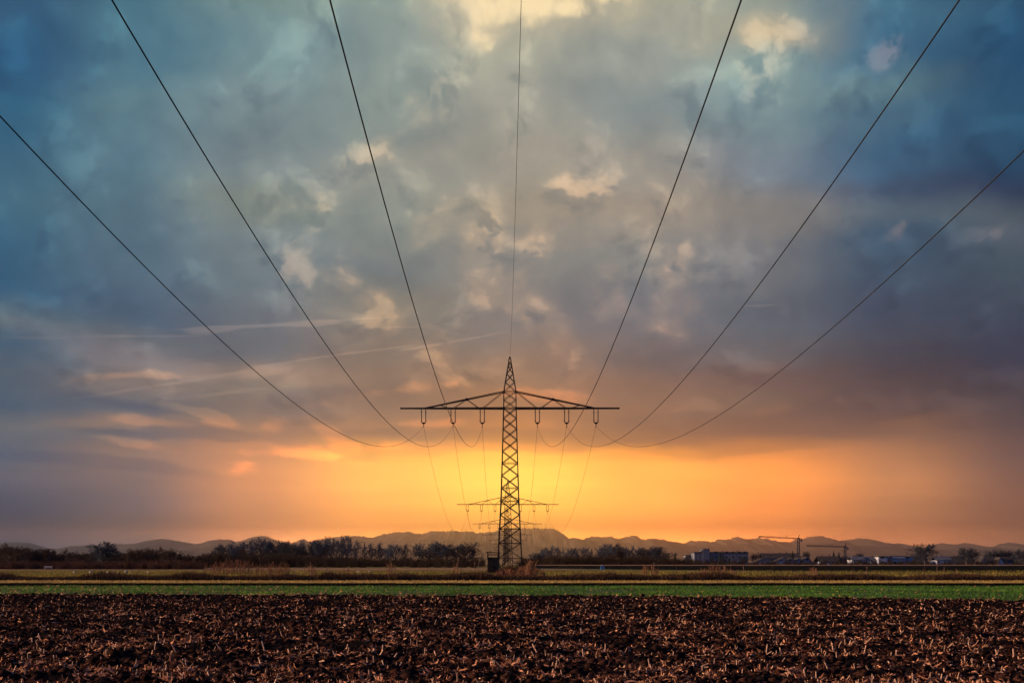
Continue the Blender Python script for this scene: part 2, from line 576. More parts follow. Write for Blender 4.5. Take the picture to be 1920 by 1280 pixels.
nish = WN('ShaderNodeTexSky')
nish.sky_type = 'NISHITA'
nish.sun_disc = False
nish.sun_elevation = R(SUN_EL)
nish.sun_rotation = R(SUN_AZ)
nish.altitude = 500
nish.air_density = 1.0
nish.dust_density = 1.5
nish.ozone_density = 2.0
STR = .1 * 2 ** EXPO          # the seen sky is given as it looks at this exposure
away = wmath('MAXIMUM', wrange(wmath('ABSOLUTE', az), 24.0, 60.0), wmath('MULTIPLY', wrange(el, 24.0, 50.0), .85))
skyc = wvec('MULTIPLY', nish.outputs[0], (.09, .24, .60))
# the glow low in the sky is seen through miles of haze: give it its unveiled brightness
C = wvec('SCALE', C, scale=wmath('SUBTRACT', 1.0, wmath('MULTIPLY', wrange(wmath('ABSOLUTE', az), 6.0, 19.0, 0.0, .34), wrange(el, 3.5, 8.0))))
lift = wmath('ADD', wmath('MULTIPLY', wrange(el, 1.0, 7.0, 1.0, 0.0), wrange(wmath('ABSOLUTE', wmath('ADD', az, -3.0)), 10.0, 21.0, 2.3, .75)), wmath('ADD', 1.06, wmath('MULTIPLY', wrange(el, .4, 1.6, 16.0, 0.0), wrange(wmath('ABSOLUTE', az), 8.5, 15.0, 1.0, .35))))  # plus an added bright band, hidden behind the mountains, to light the haze
tint = wmix(wrange(el, 0.0, 9.0), (1.05, .97, .72), (1, 1, 1))
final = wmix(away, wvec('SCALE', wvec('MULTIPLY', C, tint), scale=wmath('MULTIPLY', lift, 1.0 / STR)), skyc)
bg = WN('ShaderNodeBackground')
bg.inputs['Strength'].default_value = .1
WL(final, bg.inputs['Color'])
wo = WN('ShaderNodeOutputWorld')
WL(bg.outputs[0], wo.inputs['Surface'])
world.cycles.sampling_method = 'MANUAL'
world.cycles.sample_map_resolution = 512

# ------------------------------------------------------------------ land
M_ground = mat('land_soil_and_grass', (.05, .055, .02), .95, (.085, .07, .03), .03, 6)
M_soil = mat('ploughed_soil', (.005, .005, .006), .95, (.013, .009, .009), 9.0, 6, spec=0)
M_winter = mat('winter_crop_ground', (.014, .055, .005), .9, (.030, .095, .008), 1.2, 5, spec=.2, col3=(.05, .05, .022))
M_bank = mat('ditch_bank_soil', (.006, .006, .005), .95, (.014, .012, .008), 4, 5, spec=0)
M_dry = mat('dry_grass_ground', (.22, .17, .045), .95, (.34, .25, .08), 1.5, 5, spec=.1)
M_meadow = mat('meadow_ground', (.12, .10, .015), .95, (.18, .13, .03), .25, 6, spec=.1, vec_scale=(.35, 1, 1), col3=(.06, .075, .016))
M_stub = mat('stubble_ground', (.22, .12, .06), .95, (.30, .18, .10), .08, 5, spec=.1)
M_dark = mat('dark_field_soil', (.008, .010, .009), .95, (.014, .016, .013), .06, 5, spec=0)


def sheet(name, xs, ys, lift, m, warp=None, label=None):
    """strip of land: ys(x) front to back as rows of (front fraction), following zt"""
    xs = np.asarray(xs, float)
    V = []
    for (yy) in ys:
        y = yy(xs) if callable(yy) else np.full_like(xs, yy)
        z = zt(y) + lift
        V.append(np.stack([xs, y, z], 1))
    V = np.concatenate(V)
    nx = len(xs)
    ny = len(ys)
    i = np.arange(nx - 1); j = np.arange(ny - 1)
    J, I = np.meshgrid(j, i, indexing='ij')
    a = (J * nx + I).ravel()
    Fc = np.stack([a, a + 1, a + nx + 1, a + nx], 1)
    o = link(name, np_mesh(name, V, Fc, m, True))
    tag(o, kind='structure')
    return o


def yb(x):
    """far edge of the ploughed soil"""
    return 77 - .14 * x - .015 * np.maximum(x, 0) ** 2 * (x < 40) - .015 * (40 ** 2) * (x >= 40) + .5 * (fbm(x * .7, x * 0 + 3.3, 3, 5) - .5)


wide = np.linspace(-30000, 30000, 241)
rows = [-400, -60, -10, 20, 60, 90, 110, 116, 116.35, 116.7, 117.0, 117.4, 125, 150, 200, 260, 280, 300, 330, 360, 400, 440, 480, 520, 560, 600, 640, 700, 1000, 2000, 4000, 8000, 15000, 28000, 46000]
sheet('ground', wide, rows, -.20, M_ground)
nx_ = np.linspace(-420, 420, 561)
sheet('winter_crop_field', np.linspace(-70, 70, 281), [lambda x: yb(x) - 3] + [85, 95, 105, 112, 116.0], 0.0, M_winter)
rb = np.random.RandomState(5)
xs_b = np.linspace(-80, 80, 801)
jit = fbm(xs_b * 1.3, xs_b * 0 + 1.7, 4, 31) - .5
# the ditch bank: a low step facing the camera
V = []
for (y, z, a) in ((116.0, 0.0, .25), (116.1, .07, .3), (116.2, .17, .35), (116.4, .245, .3), (117.2, .235, .2), (118.2, .172, .0)):
    V.append(np.stack([xs_b, y + jit * a, z + jit * .05 * (a > 0)], 1))
V = np.concatenate(V)
n_ = len(xs_b)
J, I = np.meshgrid(np.arange(5), np.arange(n_ - 1), indexing='ij')
a = (J * n_ + I).ravel()
tag(link('ditch_bank', np_mesh('ditch_bank', V, np.stack([a, a + 1, a + n_ + 1, a + n_], 1), M_bank, True)), kind='structure')
sheet('dry_grass_strip', np.linspace(-90, 90, 91), [118.0, 124, 130, 137.0], .004, M_dry)
sheet('meadow', nx_, [137.0, 160, 200, 255, 260, 280, 300, 320, 345, 362], 0.0, M_meadow)
sheet('stubble_strip', nx_, [362, 372, 382, 392, 405], .01, M_stub)
sheet('far_meadow', nx_, [405, 430, 460, 490, 520, 560, 600, 640], 0.0, M_meadow)
xr = np.linspace(4, 420, 200)


def df(x):
    return np.clip(405 - (x - 6) * 1.35, 250, 405)


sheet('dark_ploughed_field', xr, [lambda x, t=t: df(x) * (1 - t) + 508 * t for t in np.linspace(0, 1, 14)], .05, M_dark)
sheet('green_strip', xr, [lambda x: df(x) - 16, lambda x: df(x) - 8, lambda x: df(x) - .5], .03, mat('green_strip_ground', (.02, .06, .012), .9, (.03, .075, .016), .2, 4))
sheet('pale_field_edge', xr, [509, 530, 555, 580, 600], .06, M_stub)

# ------------------------------------------------------------------ ploughed field with maize residue
NY, NX = 420, 1500
tt = np.linspace(0, 1, NY)
yrow = 1.0 / ((1 - tt) * (1 / 13.0) + tt * (1 / 77.0))      # finer rows nearby
s = np.linspace(-1, 1, NX)
Yg = np.repeat(yrow[:, None], NX, 1)
Xg = s[None, :] * (Yg * .56 + 10)
edge = yb(Xg)
Yg = 13 + (Yg - 13) / 64.0 * (edge - 13)


def soil_h(x, y):
    fur = .5 + .5 * np.sin(2 * math.pi * (y + .012 * x + .6 * fbm(x * .15, y * .3, 2, 3)) / .78)
    h = .085 * fur ** 1.5 * (.45 + .9 * fbm(x * .6, y * .6, 3, 8))
    cl = fbm(x * 4.0, y * 5.0, 4, 21)
    h = h + .13 * np.maximum(cl - .46, 0) ** 1.0 * 1.6
    h = h + .09 * (fbm(x * .35, y * .5, 3, 44) - .5)
    return h


Zg = soil_h(Xg, Yg) + .02
edgefade = sstep(0, 1.2, edge - Yg)
Zg = Zg * edgefade + .012
V = np.stack([Xg, Yg, Zg], -1).reshape(-1, 3)
J, I = np.meshgrid(np.arange(NY - 1), np.arange(NX - 1), indexing='ij')
a = (J * NX + I).ravel()
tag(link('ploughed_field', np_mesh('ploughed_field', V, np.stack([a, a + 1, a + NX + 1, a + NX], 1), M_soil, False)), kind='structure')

M_leaf = mat('maize_residue', (.045, .014, .010), .85, (.78, .38, .20), attr='tone', ramp=(.05, .95), trans=.2, spec=.05)
M_stalk = mat('maize_stalk', (.42, .24, .14), .7, (.62, .40, .25), 14, 3, spec=.25)


def place_field(n, rs, near=13.5, k=1.0):
    """random spots in the seen wedge, denser nearby; more where noise says so"""
    out = []
    need = n
    while need > 0:
        u = rs.rand(need * 3)
        y = 1.0 / ((1 - u) / near + u / 80.0) if k > 0 else near + u * (80 - near)
        x = (rs.rand(need * 3) * 2 - 1) * (y * .42 + 5.5)
        ok = (y < yb(x) + .6) & (rs.rand(need * 3) < np.clip((fbm(x * 1.5, y * 1.5, 3, 91) - .50) * 8.5, .025, 1) * (.25 + .9 * (.5 + .5 * np.sin(2 * math.pi * (y + .012 * x + .6 * fbm(x * .15, y * .3, 2, 3)) / .78))) * np.clip(.2 + 1.3 * fbm(x * .12, y * .5, 2, 7), 0, 1))
        out.append(np.stack([x[ok], y[ok]], 1)[:need])
        need -= len(out[-1])
    return np.concatenate(out)


rs = np.random.RandomState(11)
NL = 132000
P = place_field(NL, rs)
x, y = P[:, 0], P[:, 1]
# leaf scraps: bent strips of two quads, somewhat bigger far off where only the big ones show
size = (.026 + .085 * rs.rand(NL) ** 3.0) * (1 + y / 110)
wid = size * (.16 + .22 * rs.rand(NL))
ang = rs.rand(NL) * 2 * math.pi
tilt = np.abs(rs.randn(NL)) * .30
dx, dy = np.cos(ang), np.sin(ang)
base = np.stack([x, y, soil_h(x, y) * sstep(0, 1.2, yb(x) - y) + .035 + .04 * rs.rand(NL)], 1)
d1 = np.stack([dx * np.cos(tilt), dy * np.cos(tilt), np.sin(tilt)], 1)
t2 = tilt + rs.randn(NL) * .7
d2 = np.stack([dx * np.cos(t2), dy * np.cos(t2), np.sin(t2)], 1)
roll = rs.randn(NL) * .7
side = np.stack([-dy * np.cos(roll), dx * np.cos(roll), np.sin(roll)], 1)
A = base
B = A + d1 * (size * .55)[:, None]
C_ = B + d2 * (size * .6)[:, None]
w = (side * wid[:, None]) * .5
V = np.stack([A - w * .7, A + w * .7, B + w, B - w, C_ + w * .35, C_ - w * .35], 1).reshape(-1, 3)
b0 = np.arange(NL) * 6
Fc = np.concatenate([np.stack([b0, b0 + 1, b0 + 2, b0 + 3], 1), np.stack([b0 + 3, b0 + 2, b0 + 4, b0 + 5], 1)])
tone = np.repeat(np.clip(rs.rand(NL) ** 2.2 * .95 + .3 * (fbm(x * .8, y * .8, 2, 66) - .5), 0, 1), 6)
o = link('maize_residue', np_mesh('maize_residue', V, Fc, M_leaf, False, tone))
tag(o, 'brown broken maize leaves littering the ploughed soil', 'crop residue', kind='stuff')

# clods turned up by the plough
NCL = 48000
u = rs.rand(NCL)
cy = 1.0 / ((1 - u) / 13.5 + u / 79.0)
cx = (rs.rand(NCL) * 2 - 1) * (cy * .42 + 5.5)
keep = cy < yb(cx) - .1
cx, cy = cx[keep], cy[keep]
NCL = len(cx)
cr = (.018 + .07 * rs.rand(NCL) ** 3.2) * (1 + cy / 140)
octa = np.array([(1, 0, 0), (-1, 0, 0), (0, 1, 0), (0, -1, 0), (0, 0, 1), (0, 0, -1), (.62, .62, .45), (-.62, .62, .4), (.6, -.62, .42), (-.62, -.6, .45)])
jitc = 1 + .55 * (rs.rand(NCL, 10, 1) - .5)
rz_ = rs.rand(NCL) * 6.28
cc, ss = np.cos(rz_)[:, None], np.sin(rz_)[:, None]
ox, oy, oz = octa[:, 0][None], octa[:, 1][None], octa[:, 2][None]
vx = (ox * cc - oy * ss) * cr[:, None] * jitc[:, :, 0] * 1.25 + cx[:, None]
vy = (ox * ss + oy * cc) * cr[:, None] * jitc[:, :, 0] + cy[:, None]
vz = oz * cr[:, None] * jitc[:, :, 0] * .75 + (soil_h(cx, cy) * sstep(0, 1.2, yb(cx) - cy) + .03)[:, None]
V = np.stack([vx, vy, vz], -1).reshape(-1, 3)
tri = np.array([(4, 0, 6), (4, 6, 2), (4, 2, 7), (4, 7, 1), (4, 1, 9), (4, 9, 3), (4, 3, 8), (4, 8, 0), (0, 2, 6), (2, 1, 7), (1, 3, 9), (3, 0, 8), (5, 2, 0), (5, 1, 2), (5, 3, 1), (5, 0, 3)])
Fc = (tri[None] + (np.arange(NCL) * 10)[:, None, None]).reshape(-1, 3)
M_clod = mat('reddish_soil_clod', (.010, .006, .005), .95, (.038, .018, .013), 3.5, 5, spec=0)
o = link('soil_clods', np_mesh('soil_clods', V, Fc, M_clod))
tag(o, 'dark reddish brown clods turned up across the ploughed soil', 'soil clods', kind='stuff')

# short stalk pieces, lying and leaning
NS = 17000
P = place_field(NS, rs)
x, y = P[:, 0], P[:, 1]
L = .05 + .11 * rs.rand(NS) ** 1.5
ang = rs.rand(NS) * 2 * math.pi
tilt = np.where(rs.rand(NS) < .3, .5 + rs.rand(NS) * 1.0, np.abs(rs.randn(NS)) * .2)
d = np.stack([np.cos(ang) * np.cos(tilt), np.sin(ang) * np.cos(tilt), np.sin(tilt)], 1)
base = np.stack([x, y, soil_h(x, y) * sstep(0, 1.2, yb(x) - y) + .02], 1)
r0 = (.006 + .006 * rs.rand(NS)) * (1 + y / 90)
v, f = tubes(base, base + d * L[:, None], r0, r0 * .85, 4)
o = link('stalk_scraps', np_mesh('stalk_scraps', v, f, M_stalk))
tag(o, 'short pale pieces of maize stalk strewn over the ploughed soil', 'crop residue', kind='stuff')

# the stalks that still stand, each on its own
stalk_meshes = []
rr = random.Random(3)
for k in range(6):
    b = Bars()
    h = rr.uniform(.16, .30)
    lean = rr.uniform(-.05, .05)
    p = Vector((0, 0, -.06)); q = Vector((lean * .5, 0, h * .55)); e = Vector((lean, rr.uniform(-.02, .02), h))
    b.bar(p, q, .0125, .0115)
    b.bar(q - Vector((0, 0, .006)), q + Vector((0, 0, .006)), .0155)
    b.bar(q, e, .0115, .010)
    if k % 2:
        b.bar(q, q + Vector((rr.choice((-1, 1)) * .06, .01, -.05)), .007, .002)
    stalk_meshes.append(b.mesh('maize_stalk', M_stalk, 6))
spots = [(60, 1206), (75, 1203), (155, 1170), (220, 1228), (235, 1228), (275, 1223), (290, 1224), (332, 1226), (417, 1224), (444, 1226), (496, 1224), (555, 1228), (497, 1128), (647, 1222), (716, 1226), (810, 1226),
         (785, 1196), (870, 1192), (1008, 1230), (1043, 1226), (1096, 1238), (1135, 1225), (1090, 1192), (1214, 1180), (1160, 1258), (1224, 1264), (1030, 1272), (1262, 1232), (1437, 1230), (1466, 1230), (1543, 1232),
         (1562, 1230), (1618, 1231), (1680, 1236), (1777, 1240), (1830, 1232), (1872, 1232), (1900, 1238), (1496, 1194), (1565, 1202), (1580, 1198), (1620, 1212), (1840, 1190), (1556, 1260), (1220, 1258), (1772, 1268),
         (120, 1138), (292, 1118), (1240, 1128), (1388, 1122), (700, 1150), (905, 1148), (1300, 1150), (1750, 1146), (420, 1152), (1620, 1152)]
for i, (px, py) in enumerate(spots):
    d_ = F * (CAMZ - .06) / (py - HZ)
    xx = (px - 960) / F * d_
    if d_ > yb(np.array([xx]))[0] - .3:
        d_ = yb(np.array([xx]))[0] - .4
    o = link('maize_stalk', stalk_meshes[i % 6])
    zz_ = float(soil_h(np.array([xx]), np.array([d_]))[0])
    o.location = (xx, d_, zz_)
    o.rotation_euler = (rr.uniform(-.35, .35), rr.uniform(-.6, .6), rr.uniform(0, 6.28))
    sc_ = rr.uniform(.75, 1.1)
    o.scale = (1.0, 1.0, sc_)
    tag(o, 'cut pale maize stalk still sticking up out of the ploughed soil', 'maize stalk', 'maize stalks standing in the ploughed field')

# ------------------------------------------------------------------ winter crop blades and dry grass
rs = np.random.RandomState(21)
M_blade = mat('winter_crop_blades', (.022, .075, .005), .6, (.10, .24, .015), attr='tone', ramp=(.1, .9), trans=.3, spec=.3)
M_straw = mat('dry_grass_blades', (.22, .15, .04), .8, (.55, .40, .14), attr='tone', ramp=(.1, .9), trans=.3, spec=.2)


def blades(name, x, y, h, w, lean, m, tone, zbase):
    n = len(x)
    ang = rs.rand(n) * 2 * math.pi
    dx, dy = np.cos(ang), np.sin(ang)
    A = np.stack([x, y, zbase], 1)
    sd_ = np.stack([-dy, dx, np.zeros(n)], 1) * (w * .5)[:, None]
    mid = A + np.stack([dx * lean * h * .35, dy * lean * h * .35, h * .6], 1)
    tip = A + np.stack([dx * lean * h, dy * lean * h, h], 1)
    V = np.stack([A - sd_, A + sd_, mid + sd_ * .8, mid - sd_ * .8, tip + sd_ * .2, tip - sd_ * .2], 1).reshape(-1, 3)
    b0 = np.arange(n) * 6
    Fc = np.concatenate([np.stack([b0, b0 + 1, b0 + 2, b0 + 3], 1), np.stack([b0 + 3, b0 + 2, b0 + 4, b0 + 5], 1)])
    return link(name, np_mesh(name, V, Fc, m, False, np.repeat(tone, 6)))


n = 110000
y = 62 + 54 * rs.rand(n)
x = (rs.rand(n) * 2 - 1) * (y * .40 + 3)
ok = (y > yb(x) - 1.5 + 1.5 * rs.rand(n)) & (fbm(x * .5, y * .5, 3, 14) > .34)
x, y = x[ok], y[ok]
n = len(x)
o = blades('winter_crop', x, y, .04 + .09 * rs.rand(n) ** 1.5, .015 + .035 * rs.rand(n), .3 + .8 * rs.rand(n), M_blade, np.clip(.45 * rs.rand(n) + 1.5 * (fbm(x * .22, y * .3, 4, 15) - .36), 0, 1), np.zeros(n))
tag(o, 'low bright green winter crop growing in a strip behind the ploughed soil', 'crop', kind='stuff')
n = 15000
y = 64 + 50 * rs.rand(n)
x = (rs.rand(n) * 2 - 1) * (y * .40 + 3)
ok = (y > yb(x)) & (rs.rand(n) < np.clip(.15 + (-x / 60), .08, .8) + .5 * (y < yb(x) + 6))
x, y = x[ok], y[ok]
n = len(x)
o = blades('straw_litter', x, y, .03 + .10 * rs.rand(n) ** 2, .03 + .06 * rs.rand(n), 1.2 + 1.5 * rs.rand(n), M_leaf, rs.rand(n), np.full(n, .03))
tag(o, 'brown maize litter scattered over the green crop strip', 'crop residue', kind='stuff')
n = 60000
y = 116.9 + 20 * rs.rand(n) ** 1.3
x = (rs.rand(n) * 2 - 1) * (y * .40 + 3)
o = blades('dry_grass', x, y, .05 + .12 * rs.rand(n) ** 1.5, .02 + .05 * rs.rand(n), .4 + .8 * rs.rand(n), M_straw, np.clip(rs.rand(n) * .7 + .8 * (fbm(x * .4, y * .4, 3, 16) - .3), 0, 1), zt(y))
tag(o, 'pale yellow dry grass on the strip above the ditch bank', 'grass', kind='stuff')

# dark weedy verge behind the dry grass
M_weed = mat('dry_weeds', (.018, .012, .009), .9, (.15, .075, .040), attr='tone', ramp=(.2, .95), trans=.15, spec=.1)
n = 90000
y = 137 + 10 * rs.rand(n)
x = (rs.rand(n) * 2 - 1) * (y * .42 + 3)
prof = fbm(x * .25, x * 0 + 5.0, 4, 61)
patch = fbm(x * 1.3, y * .3, 3, 62)
h = (.22 + 1.05 * prof ** 1.2 * (.3 + .9 * patch)) * (.45 + .75 * rs.rand(n)) * np.where(x > 22, .78, 1.0)
tone = np.clip((y - 137) / 10 * .25 + .5 * rs.rand(n) + .5 * (patch - .5), 0, 1)
o = blades('dry_weeds', x, y, h, .02 + .05 * rs.rand(n), .15 + .55 * rs.rand(n), M_weed, tone, zt(y))
tag(o, 'dark band of brown dry weeds along the verge behind the dry grass', 'weeds', kind='stuff')
M_mgrass = mat('meadow_grass', (.09, .085, .012), .8, (.28, .22, .045), attr='tone', ramp=(.1, .9), trans=.3, spec=.2)
n = 60000
y = 147 + 190 * rs.rand(n) ** 1.6
x = (rs.rand(n) * 2 - 1) * (y * .40 + 3)
o = blades('meadow_grass', x, y, .10 + .16 * rs.rand(n), .05 + .12 * rs.rand(n), .4 + .7 * rs.rand(n), M_mgrass, np.clip(rs.rand(n) * .6 + .8 * (fbm(x * .05, y * .12, 3, 17) - .3), 0, 1), zt(y))
tag(o, 'short yellowish grass on the meadow beyond the weedy verge', 'grass', kind='stuff')

# ------------------------------------------------------------------ pylons
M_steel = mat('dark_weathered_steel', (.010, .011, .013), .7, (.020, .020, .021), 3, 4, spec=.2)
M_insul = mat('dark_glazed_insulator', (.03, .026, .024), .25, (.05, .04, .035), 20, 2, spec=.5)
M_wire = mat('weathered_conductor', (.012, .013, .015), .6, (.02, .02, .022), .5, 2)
PYL = []
for w_ in (408, 189, 128.8, 94.7, 77.2, 64.3, 55, 48):
    d_ = 183.0 * 408 / w_
    PYL.append(d_)


def pyl_x(y):
    return -.27 - .0043 * (y - 183.0)


HALF = 14.0
INS_X = [(-11.1), (-7.31), (-3.55), 3.54, 7.30, 11.07]
UP = 2.13          # upper chord above the arm's lower chord
PEAK = 6.6
WM = .80           # half width of the mast at the arm


def mast_half(z):
    """half width of the mast, z measured from the arm"""
    if z >= 0:
        if z <= UP:
            return WM - .02 * z / UP
        return max(.05, (WM - .02) * (1 - (z - UP) / (PEAK - UP)) + .06 * (z - UP) / (PEAK - UP))
    zz = -z
    return WM + .028 * min(zz, 12) + .052 * max(0, zz - 12)


def corner(sx, sy, z):
    h = mast_half(z)
    return Vector((sx * h, sy * h, z))


def panel_x(b, z0, z1, r):
    for (s0, s1) in (((-1, -1), (1, -1)), ((-1, 1), (1, 1)), ((-1, -1), (-1, 1)), ((1, -1), (1, 1))):
        b.bar(corner(*s0, z0), corner(*s1, z1), r)
        b.bar(corner(*s1, z0), corner(*s0, z1), r)


def ring(b, z, r):
    cs = [corner(-1, -1, z), corner(1, -1, z), corner(1, 1, z), corner(-1, 1, z)]
    for i in range(4):
        b.bar(cs[i], cs[(i + 1) % 4], r)


def head_meshes():
    # peak above the arm
    pk = Bars()
    lv = [0.0, 1.07, UP, 3.35, 4.45, 5.35, 6.05, PEAK - .1]
    for s in ((-1, -1), (1, -1), (1, 1), (-1, 1)):
        for z0, z1 in zip(lv[:-1], lv[1:]):
            pk.bar(corner(*s, z0), corner(*s, z1), .085)
    for z0, z1 in zip(lv[:-2], lv[1:-1]):
        panel_x(pk, z0, z1, .046)
    ring(pk, UP, .055); ring(pk, 5.35, .035)
    pk.box((-.09, -.09, PEAK - .16), (.09, .09, PEAK + .06))
    # the arm
    arm = Bars()

    def yw(x):
        return .80 + (.16 - .80) * (abs(x) - WM) / (HALF - WM) if abs(x) > WM else WM
    for sx in (-1, 1):
        for sy in (-1, 1):
            pts = [WM, 3.9, 7.3, 11.05, HALF]
            for a, c in zip(pts[:-1], pts[1:]):
                arm.bar((sx * a, sy * yw(a), 0), (sx * c, sy * yw(c), 0), .115)
            # upper chord from the mast to the outer string, two webs between
            def up(x):
                t = (x - WM) / (11.05 - WM)
                return Vector((sx * x, sy * yw(x) * (1 - .15 * (1 - t)), UP * (1 - t)))
            ux = [WM, 5.55, 9.05, 11.05]
            for a, c in zip(ux[:-1], ux[1:]):
                arm.bar(up(a), up(c), .078)

            def lo(x):
                return Vector((sx * x, sy * yw(x), 0))
            arm.bar(up(WM), lo(3.5), .042)
            arm.bar(up(5.55), lo(3.95), .042)
            arm.bar(up(5.55), lo(7.25), .042)
            arm.bar(up(9.05), lo(7.75), .036)
            arm.box((sx * 5.55 - .12, sy * yw(5.55) - .05, up(5.55).z - .12), (sx * 5.55 + .12, sy * yw(5.55) + .05, up(5.55).z + .12))
        # ties across the arm, zigzag below
        xs = [WM, 2.2, 3.7, 5.4, 7.3, 9.2, 11.05, 12.6, HALF]
        for i, (a, c) in enumerate(zip(xs[:-1], xs[1:])):
            g = 1 if i % 2 else -1
            arm.bar((sx * a, g * yw(a), 0), (sx * c, -g * yw(c), 0), .04)
            arm.bar((sx * c, -yw(c), 0), (sx * c, yw(c), 0), .045)
        arm.box((sx * HALF - .09, -.22, -.1), (sx * HALF + .09, .22, .1))
    ring(arm, 0.0, .07)
    # one insulator set: yoke plate with clamp; hanger, discs and horns belong to each string
    yk = Bars()
    yk.prism([(-.34, -1.70), (.34, -1.70), (.07, -1.98), (-.07, -1.98)], -.03, .03)
    yk.bar((0, 0, -1.95), (0, 0, -2.24), .035)
    yk.box((-.07, -.16, -2.30), (.07, .16, -2.20))
    st = Bars()
    st.bar((0, 0, .02), (0, 0, -1.74), .05)
    for z in (-.42, -1.50):
        st.bar((-.17, 0, z), (.17, 0, z), .018)
    for i in range(13):
        z = -.30 - i * .107
        st.bar((0, 0, z), (0, 0, z - .035), .075, .05)
    return pk.mesh('peak', M_steel), arm.mesh('crossarm', M_steel), yk.mesh('insulator', M_steel), st.mesh('insulator_string', M_insul, 6)


ME_peak, ME_arm, ME_yoke, ME_string = head_meshes()


def mast_mesh(drop):
    b = Bars()
    z = 0.0
    k = 0
    levels = [0.0]
    while z > -drop + 5.6:
        step = 1.30 + .055 * k
        z -= step
        levels.append(z)
        k += 1
    rest = drop + levels[-1]
    levels += [levels[-1] - rest * .42, -drop]
    for s in ((-1, -1), (1, -1), (1, 1), (-1, 1)):
        for z0, z1 in zip(levels[:-1], levels[1:]):
            b.bar(corner(*s, z1), corner(*s, z0), .115 if z1 < -9 else .10)
    for i, (z0, z1) in enumerate(zip(levels[:-1], levels[1:])):
        if i < len(levels) - 2:
            panel_x(b, z1, z0, .058)
        else:                                   # open foot: two braces meeting at the top of the panel
            for (s0, s1) in (((-1, -1), (1, -1)), ((-1, 1), (1, 1)), ((-1, -1), (-1, 1)), ((1, -1), (1, 1))):
                m_ = (corner(*s0, z0) + corner(*s1, z0)) / 2
                b.bar(m_, corner(*s0, (z0 + z1) * .5), .045)
                b.bar(m_, corner(*s1, (z0 + z1) * .5), .045)
            ring(b, z0, .06)
    n = len(levels)
    for i in (n - 3, n - 4, n - 6, n - 7, n - 9):
        if 0 < i < n:
            ring(b, levels[i], .05)
    # splice plates near mid height, concrete feet
    zs = levels[n // 2 + 1]
    for s in ((-1, -1), (1, -1), (1, 1), (-1, 1)):
        c = corner(*s, zs)
        b.box((c.x - .11, c.y - .11, c.z - .25), (c.x + .11, c.y + .11, c.z + .25))
    return b.mesh('mast', M_steel)


ORD = ['first', 'second', 'third', 'fourth', 'fifth', 'sixth', 'seventh', 'eighth', 'ninth', 'tenth', 'eleventh', 'twelfth', 'thirteenth', 'fourteenth', 'fifteenth', 'sixteenth',
       'seventeenth', 'eighteenth', 'nineteenth', 'twentieth', 'twenty-first', 'twenty-second', 'twenty-third', 'twenty-fourth', 'twenty-fifth', 'twenty-sixth', 'twenty-seventh', 'twenty-eighth', 'twenty-ninth', 'thirtieth',
       'thirty-first', 'thirty-second', 'thirty-third', 'thirty-fourth', 'thirty-fifth', 'thirty-sixth', 'thirty-seventh', 'thirty-eighth', 'thirty-ninth', 'fortieth']
ARMZ = []
for i, d_ in enumerate(PYL):
    za = 21.85 if i == 0 else 18.55
    ARMZ.append(za)
    g = zf(d_)
    drop = za - g + .3
    e = empty('lattice_pylon', (pyl_x(d_), d_, za), R(-.25))
    lab = 'tall dark lattice steel pylon nearest the camera, its single wide crossarm above the horizon' if i == 0 else \
        ('second dark lattice pylon, seen through the foot of the nearest pylon' if i == 1 else
         '%s dark lattice pylon of the line counted away from the nearest one' % ORD[i])
    tag(e, lab, 'pylon', 'pylons of the power line')
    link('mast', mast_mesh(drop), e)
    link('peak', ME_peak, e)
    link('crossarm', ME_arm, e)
    for x_ in INS_X:
        k_ = link('insulator', ME_yoke, e, (x_, 0, -.08))
        for s_ in (-1, 1):
            link('insulator_string', ME_string, k_, (s_ * .27, 0, 0))

# ------------------------------------------------------------------ wires
def span(p, q, sag, n):
    out = []
    for i in range(n + 1):
        t = i / n
        v = p.lerp(q, t)
        v.z -= 4 * sag * t * (1 - t)
        out.append(v)
    return out


WNAME = ['outermost', 'middle', 'innermost', 'innermost', 'middle', 'outermost']
for k, xi in enumerate(INS_X):
    pts = []
    # first span, from the pylon behind the camera: lowest at about 70 m
    n = 60
    for i in range(n + 1):
        y_ = -14 + (183 + 14) * i / n
        t_ = y_ / 183.0
        h_ = 8.1 + 25.9 * (t_ - .385) ** 2
        pts.append(Vector((pyl_x(y_) + xi, y_, CAMZ + h_)))
    pts[-1] = Vector((pyl_x(183) + xi, 183, ARMZ[0] - 2.3))
    for j in range(len(PYL) - 1):
        p = Vector((pyl_x(PYL[j]) + xi, PYL[j], ARMZ[j] - 2.3)); q = Vector((pyl_x(PYL[j + 1]) + xi, PYL[j + 1], ARMZ[j + 1] - 2.3))
        pts += span(p, q, 9.2, 28)[1:]
    r_ = np.array([.0165] * (len(pts) - 1))
    v, f = tubes([tuple(p) for p in pts[:-1]], [tuple(p) for p in pts[1:]], r_, r_, 5)
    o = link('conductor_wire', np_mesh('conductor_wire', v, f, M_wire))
    side = 'left' if xi < 0 else 'right'
    tag(o, '%s dark power conductor hanging on the %s side of the pylon arms' % (WNAME[k], side), 'power line', 'conductors of the power line')
pts = []
for i in range(61):
    y_ = -14 + 197 * i / 60
    t_ = y_ / 183.0
    h_ = 19.0 + 14.1 * (t_ - .265) ** 2
    pts.append(Vector((pyl_x(y_), y_, CAMZ + h_)))
pts[-1] = Vector((pyl_x(183), 183, ARMZ[0] + PEAK))
for j in range(len(PYL) - 1):
    p = Vector((pyl_x(PYL[j]), PYL[j], ARMZ[j] + PEAK)); q = Vector((pyl_x(PYL[j + 1]), PYL[j + 1], ARMZ[j + 1] + PEAK))
    pts += span(p, q, 6.0, 28)[1:]
r_ = np.array([.011] * (len(pts) - 1))
